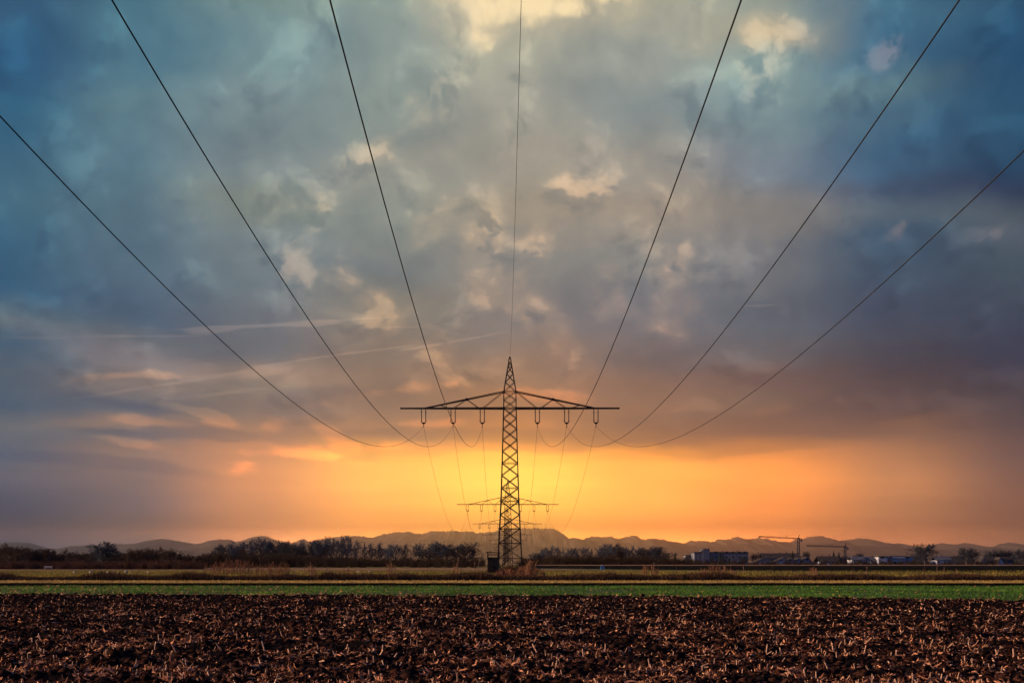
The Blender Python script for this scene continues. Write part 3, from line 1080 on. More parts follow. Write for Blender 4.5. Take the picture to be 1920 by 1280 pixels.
v, f = tubes([tuple(p) for p in pts[:-1]], [tuple(p) for p in pts[1:]], r_, r_, 5)
tag(link('earth_wire', np_mesh('earth_wire', v, f, M_wire)), 'thin earth wire running from peak to peak of the pylons', 'power line')

# ------------------------------------------------------------------ mountains
KS = 40000 / 11500.0        # the chain stands 40 km away


def mountain_mat(name, a, b, snow_lo, snow_hi):
    m = bpy.data.materials.new(name)
    m.use_nodes = True
    nt = m.node_tree
    bs = nt.nodes['Principled BSDF']
    bs.inputs['Roughness'].default_value = .95
    bs.inputs['Specular IOR Level'].default_value = .1
    tc = nt.nodes.new('ShaderNodeTexCoord')
    n1 = nt.nodes.new('ShaderNodeTexNoise'); n1.inputs['Scale'].default_value = .012 / KS; n1.inputs['Detail'].default_value = 8
    nt.links.new(tc.outputs['Object'], n1.inputs['Vector'])
    r = nt.nodes.new('ShaderNodeValToRGB')
    r.color_ramp.elements[0].position = .4; r.color_ramp.elements[0].color = (*a, 1)
    r.color_ramp.elements[1].position = .6; r.color_ramp.elements[1].color = (*b, 1)
    nt.links.new(n1.outputs['Fac'], r.inputs[0])
    s = nt.nodes.new('ShaderNodeSeparateXYZ')
    nt.links.new(tc.outputs['Object'], s.inputs[0])
    ad = nt.nodes.new('ShaderNodeMath'); ad.operation = 'MULTIPLY_ADD'
    nt.links.new(n1.outputs['Fac'], ad.inputs[0]); ad.inputs[1].default_value = 420.0 * KS
    nt.links.new(s.outputs[2], ad.inputs[2])
    mr = nt.nodes.new('ShaderNodeMapRange')
    nt.links.new(ad.outputs[0], mr.inputs[0])
    mr.inputs[1].default_value = snow_lo * KS; mr.inputs[2].default_value = snow_hi * KS
    mx = nt.nodes.new('ShaderNodeMix'); mx.data_type = 'RGBA'
    nt.links.new(mr.outputs[0], mx.inputs[0]); nt.links.new(r.outputs[0], mx.inputs[6])
    mx.inputs[7].default_value = (.75, .76, .78, 1)
    nt.links.new(mx.outputs[2], bs.inputs['Base Color'])
    return m


def ridge(name, pts, dist, m, seed, rough=1.0, front=.22):
    """a mountain chain whose crest has the given outline, with spurs running to the front"""
    xs_px = np.linspace(-500, 2420, 1170)
    pp = sorted(pts)
    cp = np.interp(xs_px, [p[0] for p in pp], [p[1] for p in pp])
    crest = CAMZ + (HZ - cp) / F * dist
    crest = crest + rough * dist / F * 6.0 * (fbm(xs_px * .30, xs_px * 0 + seed, 4, seed, .6) - .5)
    X0 = (xs_px - 960) / F * dist
    rows_ = 26
    Vs = []
    W_ = dist * front
    for j in range(rows_ + 7):
        if j <= rows_:
            t = j / rows_
            yy = dist - W_ * (1 - t)
        else:
            t = 1 - (j - rows_) / 7.0
            yy = dist + W_ * .5 * (1 - t)
        sp_ = fbm(X0 * .0075 / KS, np.full_like(X0, yy * .0022 / KS) + seed, 6, seed + 3, .6)
        rid = 1 - np.abs(2 * fbm(X0 * .0055 / KS + 9, np.full_like(X0, yy * .0013 / KS) + seed, 5, seed + 9, .55) - 1)
        env = t ** (1.15) if j <= rows_ else t ** 1.3
        k = 1.0 if j == rows_ else (.72 + .42 * (.6 * sp_ + .4 * rid))
        hh = crest * env * (k * (1 - t ** 6) + t ** 6)
        hh = np.minimum(hh, crest * (.05 + .95 * t) * 1.0)
        Vs.append(np.stack([X0 * (yy / dist) ** .0, np.full_like(X0, yy), hh + 1.0], 1))
    V = np.concatenate(Vs)
    nx = len(X0)
    J, I = np.meshgrid(np.arange(rows_ + 6), np.arange(nx - 1), indexing='ij')
    a = (J * nx + I).ravel()
    o = link(name, np_mesh(name, V, np.stack([a, a + 1, a + nx + 1, a + nx], 1), m, False))
    tag(o, kind='structure')
    return o


MAIN = [(-500, 1020), (0, 1017), (38, 1016), (60, 1019), (85, 1027), (117, 1029), (132, 1024), (150, 1022), (165, 1022), (215, 1019), (232, 1020), (255, 1019), (275, 1014), (295, 1010), (312, 1010), (332, 1013), (362, 1018), (375, 1019),
        (390, 1013), (415, 1010), (435, 1012), (457, 1015), (470, 1007), (485, 1004), (492, 1003), (502, 1006), (512, 1009), (527, 1017), (552, 1017), (562, 1012), (570, 1010), (578, 1014), (620, 1007), (635, 1004), (665, 1003), (695, 1007), (717, 1002),
        (735, 999), (752, 997), (765, 996), (775, 1000), (792, 1001), (810, 995), (830, 996), (845, 994), (865, 997), (880, 995), (892, 999), (917, 997), (940, 993), (955, 991), (985, 991), (1010, 990), (1035, 990), (1047, 995), (1060, 1004), (1067, 1008),
        (1077, 1007), (1090, 1011), (1102, 1007), (1115, 1004), (1130, 1006), (1145, 1005), (1162, 1010), (1172, 1007), (1185, 1003), (1195, 1004), (1200, 1009), (1210, 1012), (1230, 1009), (1247, 1011), (1260, 1015), (1285, 1018), (1295, 1013),
        (1320, 1014), (1335, 1015), (1347, 1011), (1370, 1009), (1380, 1006), (1390, 1009), (1405, 1010), (1422, 1008), (1440, 1010), (1445, 1015), (1451, 1012), (1462, 1016), (1475, 1016), (1497, 1011), (1512, 1007), (1527, 1004), (1540, 1005), (1555, 1008),
        (1572, 1014), (1590, 1011), (1615, 1009), (1630, 1010), (1640, 1014), (1652, 1018), (1677, 1018), (1692, 1019), (1702, 1024), (1712, 1027), (1740, 1024), (1750, 1021), (1765, 1017), (1777, 1019), (1787, 1023), (1797, 1019), (1810, 1017),
        (1822, 1020), (1840, 1024), (1855, 1026), (1870, 1021), (1887, 1017), (1902, 1018), (1906, 1021), (1920, 1021), (2000, 1016), (2420, 1018)]
SECOND = [(-500, 1036), (0, 1030), (40, 1024), (80, 1031), (180, 1030), (260, 1027), (345, 1030), (360, 1027), (420, 1023), (480, 1020), (560, 1025), (640, 1016), (720, 1014), (800, 1010), (870, 1013), (940, 1018), (1000, 1020), (1040, 1014), (1075, 1010.5), (1110, 1013),
          (1140, 1017), (1172, 1018), (1200, 1014), (1216, 1010), (1242, 1014), (1280, 1021), (1340, 1023), (1400, 1019), (1460, 1024), (1530, 1017), (1600, 1022), (1680, 1025), (1750, 1030), (1830, 1029), (1920, 1030), (2420, 1026)]
FOOT = [(-500, 1044), (0, 1040), (150, 1036), (330, 1034), (345, 1031), (370, 1036), (480, 1038), (600, 1032), (760, 1028), (880, 1026), (960, 1027), (1000, 1024), (1040, 1025), (1120, 1030), (1300, 1033), (1500, 1036), (1700, 1038), (1920, 1038), (2420, 1042)]
M_alp = mountain_mat('rock_and_snow', (.24, .20, .16), (.33, .28, .23), 520, 680)
M_fh = mountain_mat('wooded_hill', (.17, .145, .115), (.23, .20, .16), 600, 760)
M_ft = mountain_mat('low_wooded_hill', (.12, .11, .09), (.16, .145, .12), 5000, 6000)
ridge('mountains', MAIN, 40000, M_alp, 3)
ridge('hills', SECOND, 32700, M_fh, 7, .7, .16)
ridge('foothills', FOOT, 26400, M_ft, 12, .5, .10)

# ------------------------------------------------------------------ haze
hz = Bars()
hz.box((-31000, -450, -1.4), (31000, 49500, 1150))
hm = bpy.data.materials.new('pale_haze')
hm.use_nodes = True
hm.node_tree.nodes.remove(hm.node_tree.nodes['Principled BSDF'])
pv = hm.node_tree.nodes.new('ShaderNodeVolumePrincipled')
pv.inputs['Color'].default_value = (.98, .90, .80, 1)
pv.inputs['Density'].default_value = .000048
pv.inputs['Anisotropy'].default_value = .94
hm.node_tree.links.new(pv.outputs[0], hm.node_tree.nodes['Material Output'].inputs['Volume'])
tag(hz.build('haze', hm), kind='stuff')

# ------------------------------------------------------------------ trees
def grow(seed, H, r0, form):
    """branch segments of a bare tree: (p0, p1, r0, r1, level)"""
    rg = random.Random(seed)
    segs = []

    def rdir(d, ang):
        ax = d.cross(Vector((rg.gauss(0, 1), rg.gauss(0, 1), rg.gauss(0, 1))))
        if ax.length < 1e-5:
            ax = Vector((1, 0, 0))
        ax.normalize()
        from mathutils import Quaternion
        return (Quaternion(ax, ang) @ d).normalized()

    def limb(p, d, L, r, lv):
        n = (5, 4, 3, 2, 2)[min(lv, 4)]
        kids = form['kids'][lv] if lv < len(form['kids']) else 0
        q = p.copy()
        rr_ = r
        pts = [q.copy()]
        for i in range(n):
            d = (d + Vector((rg.gauss(0, 1), rg.gauss(0, 1), rg.gauss(0, 1))) * form['wob'] * (.4 if lv == 0 else 1) + Vector((0, 0, form['up'] * (lv > 0)))).normalized()
            q2 = q + d * (L / n)
            r2 = max(.012, rr_ * (.80 if lv == 0 else .72))
            segs.append((tuple(q), tuple(q2), rr_, r2, lv))
            q, rr_ = q2, r2
            pts.append((q.copy()))
        for k in range(kids):
            lo = form['first'] if lv == 0 else .18
            t = lo + (1 - lo) * ((k + rg.random()) / kids)
            f = t * n
            i = min(n - 1, int(f))
            b = pts[i].lerp(pts[i + 1], f - i)
            ang = R(form['ang'] * (1.15 - .45 * t)) * rg.uniform(.7, 1.25)
            # limb lengths follow the crown's outline
            if lv == 0:
                u = (t - lo) / (1 - lo)
                prof = form['prof'](u)
                Lk = H * form['spread'] * prof * rg.uniform(.8, 1.15)
            else:
                Lk = L * rg.uniform(.38, .62) * (1.1 - .45 * t)
            if Lk < .15:
                continue
            az_ = rg.uniform(0, 2 * math.pi)
            dd = (pts[i + 1] - pts[i]).normalized()
            if lv == 0:
                dk = Vector((math.cos(az_) * math.sin(ang), math.sin(az_) * math.sin(ang), math.cos(ang)))
            else:
                dk = rdir(dd, ang)
            limb(b, dk, Lk, max(.018, r * (.52 if lv == 0 else .58) * (1 - .4 * t)), lv + 1)
    limb(Vector((0, 0, -.1)), Vector((0, 0, 1)), H * form['trunk'], r0, 0)
    return segs


FORMS = {
    'broad': dict(kids=(14, 6, 5, 4), wob=.16, up=.07, first=.16, ang=62, spread=.52, trunk=.72, prof=lambda u: .55 + .75 * math.sin(math.pi * (.25 + .70 * u))),
    'upright': dict(kids=(15, 6, 5, 3), wob=.12, up=.11, first=.16, ang=44, spread=.50, trunk=.78, prof=lambda u: 1.15 - .55 * u),
    'round': dict(kids=(14, 8, 6, 5), wob=.18, up=.05, first=.10, ang=66, spread=.46, trunk=.74, prof=lambda u: .6 + .7 * math.sin(math.pi * (.2 + .7 * u))),
    'thin': dict(kids=(10, 5, 4, 3), wob=.10, up=.16, first=.30, ang=30, spread=.30, trunk=.85, prof=lambda u: 1.0 - .55 * u),
}
M_bark = mat('grey_bark', (.045, .045, .05), .9, (.09, .085, .085), 6, 4, spec=.1)
M_twig = mat('grey_twigs', (.028, .046, .075), .9, (.055, .085, .125), 2, 3, spec=.1)
M_twigb = mat('brown_twigs', (.030, .021, .017), .9, (.065, .042, .032), .6, 3, spec=.1)
TREES = {}


def tree_mesh(kind, seed, H, twig, m, fat=1.0):
    segs = grow(seed, H, H * .026 * fat + .05, FORMS[kind])
    s0 = [q for q in segs if q[4] <= 1]
    s1 = [q for q in segs if q[4] > 1]
    def mk(name, ss, mm, sides, rmin):
        v, f = tubes([q[0] for q in ss], [q[1] for q in ss], np.maximum([q[2] for q in ss], rmin), np.maximum([q[3] for q in ss], rmin * .7), sides)
        return np_mesh(name, v, f, mm)
    return mk('trunk', s0, M_bark, 5, .04), mk('crown', s1, m, 3, twig)


def tree_kind(key, kind, seeds, H, twig, m, fat=1.0):
    TREES[key] = [(tree_mesh(kind, s_, H, twig, m, fat), H) for s_ in seeds]


tree_kind('upright', 'upright', (1, 2, 3, 4), 12.0, .045, M_twig)
tree_kind('thin', 'thin', (5, 6), 11.0, .038, M_twig)
tree_kind('oak', 'broad', (7, 8, 9), 11.0, .044, M_twig, 1.2)
FORMS['oak'] = dict(FORMS['broad'], kids=(17, 8, 6, 5))
M_twigd = mat('dark_blue_grey_twigs', (.018, .026, .038), .9, (.035, .048, .066), 2, 3, spec=.1)
tree_kind('oak', 'oak', (21, 22, 23), 11.0, .050, M_twigd, 1.5)
tree_kind('round', 'round', (11, 12, 13), 9.0, .042, M_twigb, 1.1)
rt = random.Random(17)


def tree(key, px, top, d_, label, group=None, cat='tree', name='bare_tree', wide_=1.0, var=None):
    """tree whose crown top shows at row top, standing d_ metres away"""
    lst = TREES[key]
    (mt, mc), H0 = lst[(rt.randrange(len(lst)) if var is None else var)]
    x_ = (px - 960) / F * d_
    g = zf(d_)
    ztop = CAMZ + (HZ - top) / F * d_
    # real height of the mesh
    hm_ = max(v.co.z for v in mc.vertices)
    s_ = (ztop - g) / hm_
    e = empty(name, (x_, d_, g), rt.uniform(0, 6.28))
    e.scale = (s_ * wide_, s_ * wide_, s_)
    link('trunk', mt, e)
    link('crown', mc, e)
    tag(e, label, cat, group)
    return e


# the row between the wood on the left and the pylon
ROW = [('upright', 405, 1026), ('oak', 425, 1020), ('upright', 441, 1017), ('upright', 458, 1016), ('upright', 474, 1012), ('upright', 489, 1008), ('upright', 502, 1012), ('oak', 514, 1014),
       ('upright', 531, 1020), ('oak', 546, 1014), ('upright', 559, 1013), ('upright', 571, 1018), ('oak', 585, 1012), ('upright', 596, 1011), ('upright', 610, 1008), ('upright', 621, 1007),
       ('upright', 634, 1005), ('upright', 649, 1006), ('upright', 668, 1014), ('thin', 683, 1017), ('upright', 695, 1019), ('upright', 712, 1018), ('upright', 728, 1021), ('upright', 742, 1021), ('upright', 760, 1021),
       ('upright', 785, 1019), ('oak', 802, 1018), ('upright', 820, 1015), ('oak', 838, 1021), ('thin', 852, 1024), ('oak', 872, 1016)]
for i, (k_, px, top) in enumerate(ROW):
    tree(k_, px, top - 3, 545 + rt.uniform(-15, 15), '%s bare tree from the left in the row left of the nearest pylon' % ORD[i], 'bare trees in the row left of the pylon', wide_=1.25 if k_ != 'thin' else 1.0)
# the grove right of the pylon
ROW2 = [('oak', 1004, 1037), ('upright', 1018, 1031), ('upright', 1030, 1024), ('upright', 1044, 1026), ('thin', 1057, 1028), ('upright', 1070, 1030), ('upright', 1084, 1027), ('upright', 1097, 1027),
        ('thin', 1109, 1029), ('upright', 1121, 1026), ('upright', 1138, 1020), ('oak', 1147, 1019), ('thin', 1160, 1027), ('upright', 1170, 1026), ('upright', 1181, 1024), ('upright', 1193, 1026), ('oak', 1208, 1027), ('oak', 1224, 1025), ('oak', 1240, 1024)]
for i, (k_, px, top) in enumerate(ROW2):
    tree(k_, px, top - 3, 680 + rt.uniform(-20, 20), '%s bare tree from the left in the grove right of the nearest pylon' % ORD[i], 'bare trees in the grove right of the pylon', wide_=1.3 if k_ != 'thin' else 1.05)
# trees by the houses
HT = [('oak', 1735, 1017, 610, 'broad round bare tree in front of the long white terrace, the largest on the right', 1.15), ('oak', 1812, 1025, 625, 'bare spreading tree between the white house with dark windows and the steep gabled houses', 1.25),
      ('oak', 1858, 1030, 720, 'small round bare tree behind the steep gabled house', 1.0), ('oak', 1874, 1027, 720, 'pointed bare tree showing above the roofs between the two steep gables', .9),
      ('oak', 1891, 1029, 720, 'low round bare tree behind the roof of the rightmost gabled house', 1.0), ('oak', 1914, 1026, 640, 'bare tree at the right edge of the picture beside the last house', 1.0),
      ('oak', 1611, 1036, 720, 'small bare tree rising above the left end of the white terrace', 1.0), ('oak', 1507, 1031, 800, 'bare tree right beside the mast of the taller crane', .9), ('oak', 1288, 1039, 830, 'small bare tree left of the big flat-roofed block', .9),
      ('upright', 1411, 1036, 830, 'small bare tree left in the gap beside the big flat-roofed block', .9), ('upright', 1419, 1034, 830, 'bare tree in the gap just left of the long dark roof', .9), ('oak', 1690, 1041, 740, 'bare treetop just above the flat roof of the white terrace', .9),
      ('oak', 1393, 1042, 690, 'brown bare tree in front of the right end of the big flat-roofed block', 1.0), ('oak', 1357, 1045, 690, 'low bare tree in front of the middle of the big flat-roofed block', 1.1)]
for (k_, px, top, d_, lab, w_) in HT:
    tree(k_, px, top, d_, lab, None, wide_=w_)
# trees of the wood's edge on the left that stand out
WT = [('oak', 192, 1011, 415, 'tall spreading bare tree standing out above the wood on the left', 1.15, 1), ('round', 14, 1016, 400, 'bare tree with spreading limbs at the left edge of the picture', 1.1, 0), ('round', 46, 1026, 395, 'rounded brown tree second from the left edge of the picture', 1.2, 1),
      ('round', 92, 1029, 400, 'brown rounded tree behind the pale bench', 1.2, 2), ('round', 282, 1025, 410, 'dome-shaped brown tree in the wood right of the tall spreading tree', 1.3, 0), ('round', 316, 1031, 405, 'smaller brown dome-shaped tree at the right end of the wood', 1.2, 1),
      ('upright', 436, 1016, 440, 'dark dense tree at the right end of the wood, before the tree row', 1.0, 2), ('round', 140, 1032, 405, 'low brown tree left of the tall spreading bare tree', 1.2, 0), ('round', 240, 1031, 408, 'low brown tree just right of the tall spreading bare tree', 1.2, 2)]
for (k_, px, top, d_, lab, w_, v_) in WT:
    tree(k_, px, top, d_, lab, None, wide_=w_, var=v_)
# conifers near the houses
M_needle = mat('dark_spruce_needles', (.010, .022, .012), .8, (.022, .040, .020), 3, 3, spec=.1)


def conifer_mesh(seed, H, W):
    rg = np.random.RandomState(seed)
    n = 2600
    t = rg.rand(n) ** .75
    zz_ = H * (.10 + .90 * t)
    rad = W * (1 - t) ** .85 * (.55 + .45 * rg.rand(n)) * (.8 + .3 * np.sin(t * 40)) + .05
    a = rg.rand(n) * 2 * math.pi
    q = np.stack([np.cos(a) * rad, np.sin(a) * rad, zz_ - rad * .25], 1)
    p = np.stack([np.cos(a) * rad * .45, np.sin(a) * rad * .45, zz_], 1)
    v, f = tubes(p, q, np.full(n, .10), np.full(n, .03), 3)
    return np_mesh('crown', v, f, M_needle)


CON = [(1266, 1035, 700, 'narrow dark conifer at the right end of the grove right of the pylon'), (981, 1041, 690, 'small dark conifer between the nearest pylon and the grove'), (1335, 1040, 700, 'wide dark conifer before the left half of the big flat-roofed block'),
       (1350, 1032, 760, 'tall slim dark conifer before the middle of the big flat-roofed block'), (1356, 1037, 755, 'shorter dark conifer beside the slim one at the big flat-roofed block'), (1367, 1042, 740, 'low bushy dark conifer before the right half of the big flat-roofed block'),
       (1486, 1032, 800, 'dark conifer above the long dark roof, left of the taller crane'), (1563, 1032, 800, 'taller of the two dark conifers left of the lower crane'), (1573, 1034, 800, 'shorter of the two dark conifers left of the lower crane'), (1555, 1038, 800, 'broad low conifer left of the two beside the lower crane')]
cms = [conifer_mesh(s_, 9.0, 2.1) for s_ in (1, 2, 3)]
tb = Bars(); tb.bar((0, 0, -.1), (0, 0, 7.0), .16, .05)
ctr = tb.mesh('trunk', M_bark, 6)
for i, (px, top, d_, lab) in enumerate(CON):
    g = zf(d_)
    s_ = (CAMZ + (HZ - top) / F * d_ - g) / 9.0
    e = empty('conifer', ((px - 960) / F * d_, d_, g), rt.uniform(0, 6))
    e.scale = (max(s_, .55), max(s_, .55), s_)
    link('trunk', ctr, e); link('crown', cms[i % 3], e)
    tag(e, lab, 'conifer')

# the wood behind: many trees read as one mass
def merged(name, key, places, m):
    """copies of tree meshes melted into one object: (x, y, z, scale, turn, flat)"""
    Vs, Fs = [], []
    n = 0
    cache = []
    for (mt, mc), H0 in TREES[key]:
        for me in (mc, mt):
            v = np.empty(len(me.vertices) * 3, np.float32); me.vertices.foreach_get('co', v)
            f = np.empty(len(me.loops), np.int32); me.loops.foreach_get('vertex_index', f)
            cache.append((v.reshape(-1, 3), f.reshape(-1, 4)))
    for i, (x_, y_, z_, s_, a_, w_) in enumerate(places):
        for j in (0, 1):
            v, f = cache[(i % (len(cache) // 2)) * 2 + j]
            c_, sn = math.cos(a_), math.sin(a_)
            vv = np.stack([(v[:, 0] * c_ - v[:, 1] * sn) * s_ * w_ + x_, (v[:, 0] * sn + v[:, 1] * c_) * s_ * w_ + y_, v[:, 2] * s_ + z_], 1)
            Vs.append(vv); Fs.append(f + n); n += len(vv)
    return link(name, np_mesh(name, np.concatenate(Vs), np.concatenate(Fs), m))


pl = []
for i in range(64):
    px = -70 + 520 * i / 63 + rt.uniform(-5, 5)
    d_ = rt.choice((425, 440, 455, 470, 490))
    ht = np.interp(px, [-70, 0, 60, 110, 150, 200, 270, 310, 345, 400, 450], [1026, 1025, 1029, 1033, 1035, 1034, 1029, 1031, 1037, 1035, 1032]) + rt.uniform(-1, 8)
    g = zf(d_)
    pl.append(((px - 960) / F * d_, d_, g, (CAMZ + (HZ - ht) / F * d_ - g) / 9.0, rt.uniform(0, 6), 1.35))
tag(merged('woodland', 'round', pl, M_twigb), 'brown leafless wood stretching along the left horizon', 'wood', kind='stuff')


def thicket(name, spots, m, label, seed):
    """shrubby undergrowth: fans of thin stems; spots of (x, y, height)"""
    rg = np.random.RandomState(seed)
    P0, P1, R0, R1 = [], [], [], []
    for (x_, y_, h_) in spots:
        k = 26
        a = rg.rand(k) * 2 * math.pi
        sp_ = .10 + .55 * rg.rand(k)
        hh = h_ * (.45 + .6 * rg.rand(k))
        b = np.stack([x_ + .4 * rg.randn(k), y_ + .4 * rg.randn(k), np.full(k, zf(y_) - .05)], 1)
        t1 = b + np.stack([np.cos(a) * sp_ * hh * .5, np.sin(a) * sp_ * hh * .5, hh * .55], 1)
        t2 = t1 + np.stack([np.cos(a) * sp_ * hh * .5 + .15 * rg.randn(k), np.sin(a) * sp_ * hh * .5 + .15 * rg.randn(k), hh * .45], 1)
        P0 += [b, t1]; P1 += [t1, t2]; R0 += [np.full(k, .04), np.full(k, .03)]; R1 += [np.full(k, .03), np.full(k, .012)]
        for q in range(3):
            c = t1 + (t2 - t1) * rg.rand(k)[:, None]
            e = c + rg.randn(k, 3) * np.array([.28, .28, .18]) * h_ * .35 + np.array([0, 0, .12 * h_])
            P0.append(c); P1.append(e); R0.append(np.full(k, .022)); R1.append(np.full(k, .010))
    v, f = tubes(np.concatenate(P0), np.concatenate(P1), np.concatenate(R0), np.concatenate(R1), 3)
    o = link(name, np_mesh(name, v, f, m))
    return tag(o, label, 'undergrowth', kind='stuff')


M_brush = mat('dark_brush_twigs', (.012, .011, .010), .95, (.036, .024, .018), .35, 4, spec=.05)
sp1 = []
for i in range(520):
    px = rt.uniform(375, 908)
    d_ = rt.uniform(425, 530)
    top = np.interp(px, [375, 480, 560, 640, 700, 760, 905], [1040, 1034, 1036, 1041, 1044, 1043, 1044]) + rt.uniform(-1, 9)
    sp1.append(((px - 960) / F * d_, d_, max(1.2, CAMZ + (HZ - top) / F * d_ - zf(d_))))
thicket('thicket', sp1, M_brush, 'dark brown thicket below the tree row on the left of the pylon', 3)
sp1 = []
for i in range(430):
    px = rt.uniform(985, 1310)
    d_ = rt.uniform(620, 670)
    top = np.interp(px, [985, 1010, 1060, 1200, 1310], [1050, 1042, 1040, 1042, 1048]) + rt.uniform(-2, 8)
    sp1.append(((px - 960) / F * d_, d_, max(1.0, CAMZ + (HZ - top) / F * d_ - zf(d_))))
thicket('thicket', sp1, M_brush, 'dark thicket at the foot of the grove on the right of the pylon', 4)
sp1 = []
for i in range(330):
    px = rt.uniform(-30, 380)
    d_ = rt.uniform(372, 395)
    top = 1056 + rt.uniform(-8, 5)
    sp1.append(((px - 960) / F * d_, d_, max(.8, CAMZ + (HZ - top) / F * d_ - zf(d_))))
M_rbrush = mat('reddish_brush_twigs', (.035, .018, .014), .95, (.085, .045, .032), .35, 4, spec=.05)
thicket('thicket', sp1, M_rbrush, 'low reddish brush along the foot of the wood on the left', 5)
sp1 = []
for i in range(360):
    px = rt.uniform(1300, 1935)
    d_ = rt.uniform(635, 672)
    sp1.append(((px - 960) / F * d_, d_, rt.uniform(.6, 1.5) if rt.random() < .75 else rt.uniform(1.6, 3.2)))
thicket('thicket', sp1, M_brush, 'low dark garden hedge bushes in front of the houses on the right', 6)

# reeds and tall dry stems on the verge; each clump stands alone
M_reed = mat('pale_dry_reed', (.13, .065, .04), .85, (.27, .15, .085), 1.5, 3, spec=.1, trans=.2)


M_reedd = mat('reddish_dry_stems', (.07, .035, .022), .9, (.16, .075, .045), 1.5, 3, spec=.05)


def reed_clump(px, d_, w_, h_, n, label, group='clumps of tall dry reed', m=None, seed=0):
    rg = np.random.RandomState(seed + int(px))
    bx = (rg.rand(n) - .5) * w_
    by = (rg.rand(n) - .5) * min(w_, 3.0)
    hh = h_ * (.45 + .6 * rg.rand(n) ** .7) * (1 - .45 * (2 * np.abs(bx) / w_) ** 2)
    b = np.stack([bx, by, np.full(n, -.05)], 1)
    t1 = b + np.stack([.05 * rg.randn(n) * hh, .05 * rg.randn(n) * hh, hh * .6], 1)
    t2 = t1 + np.stack([.12 * rg.randn(n) * hh, .08 * rg.randn(n) * hh, hh * .4], 1)
    v, f = tubes(np.concatenate([b, t1]), np.concatenate([t1, t2]), np.full(2 * n, .018), np.concatenate([np.full(n, .016), np.full(n, .034)]), 3)
    order = np.argsort(bx); cb = b[order] + np.array([0, 0, .03])
    v2, f2 = tubes(cb[:-1], cb[1:], np.full(n - 1, .05), np.full(n - 1, .05), 4)
    f = np.concatenate([f, f2 + len(v)]); v = np.concatenate([v, v2])
    o = link('reed_clump', np_mesh('reed_clump', v, f, m or M_reed), None, ((px - 960) / F * d_, d_, zf(d_)))
    return tag(o, label, 'reeds', group)


for i, (px, d_, w_, h_, n, lab) in enumerate([
        (398, 230, 3.0, 2.0, 60, 'dry reed clump at the left end of the reed belt, below the dark dense tree'), (415, 228, 3.5, 2.4, 80, 'second reed clump from the left in the reed belt under the wood'), (432, 232, 3.2, 2.7, 90, 'third reed clump from the left in the reed belt, the tallest there'),
        (450, 226, 3.5, 2.5, 90, 'fourth reed clump from the left in the reed belt under the wood'), (468, 230, 3.0, 2.4, 70, 'fifth reed clump from the left in the reed belt under the wood'), (492, 190, 2.8, 1.7, 60, 'sixth reed clump from the left, where the reed belt starts to thin'), (511, 185, 2.6, 2.0, 60, 'reddish reed clump right of where the reed belt thins'),
        (530, 170, 1.6, 1.9, 40, 'narrow reed clump left of the pale bare stem'), (582, 168, 1.6, 1.8, 36, 'thin reed clump right of the pale bare stem below the tree row'), (650, 166, 2.0, 1.2, 40, 'low reed clump under the middle of the tree row'), (732, 168, 1.2, 1.9, 24, 'pair-like thin reed clump below the tree row near the pylon'),
        (856, 165, 1.0, 2.3, 16, 'tall thin reed clump left of the wooden hide'), (954, 175, 3.2, 1.2, 110, 'reddish brown reed clump at the foot of the nearest pylon'), (995, 172, 1.3, 2.3, 90, 'bright tall tuft of dry reed just right of the nearest pylon'), (1004, 172, 2.4, 1.3, 80, 'wide low reed clump right of the bright tall tuft'),
        (982, 178, 2.4, 1.6, 80, 'dark leaning reed clump between the pylon foot and the bright tall tuft'), (1217, 180, 2.2, 1.8, 50, 'reed clump below the right end of the grove'), (1318, 172, 1.2, 1.2, 60, 'orange tuft of dry grass below the big flat-roofed block'), (1340, 180, 2.4, 1.7, 40, 'thin reed clump below the conifers at the big flat-roofed block'),
        (1364, 176, 2.0, 1.5, 40, 'small reed clump below the right half of the big flat-roofed block'), (1523, 176, 1.4, 1.4, 36, 'pale reed clump below the stepped gabled houses')]):
    reed_clump(px, d_, w_, h_, int(n * (.6 if px < 500 else 1)), lab, seed=i, m=(M_reedd if px in (954, 1004, 982, 511, 530, 650, 1217, 1340) or px < 500 else None))

# thin young trees along the verge
M_sap = mat('pale_young_bark', (.16, .09, .06), .8, (.27, .17, .12), 5, 3, spec=.1)
M_sapd = mat('dark_young_bark', (.05, .035, .03), .9, (.09, .06, .05), 5, 3, spec=.1)


def sapling(px, base, top, label, pale=True):
    d_ = F * (CAMZ - .17) / (base - HZ) if base - HZ > 8 else 300
    d_ = min(d_, 330)
    h_ = (base - top) / F * d_
    rg = random.Random(int(px * 7))
    m = M_sap if pale else M_sapd
    e = empty('young_tree', ((px - 960) / F * d_, d_, zf(d_)))
    b = Bars()
    lean = rg.uniform(-.06, .06) * h_
    b.bar((0, 0, -.1), (lean * .4, 0, h_ * .5), .045, .032); b.bar((lean * .4, 0, h_ * .5), (lean, 0, h_), .032, .010)
    b.build('trunk', m, e, sides=6)
    c = Bars()
    for k in range(14):
        t = rg.uniform(.35, .95)
        p = Vector((lean * t, 0, h_ * t)); a = rg.uniform(0, 6.28); L = h_ * rg.uniform(.08, .2)
        c.bar(p, p + Vector((math.cos(a) * L * .5, math.sin(a) * L * .5, L)), .012, .006)
    c.build('crown', m, e, sides=3)
    return tag(e, label, 'young tree', 'young trees along the verge')


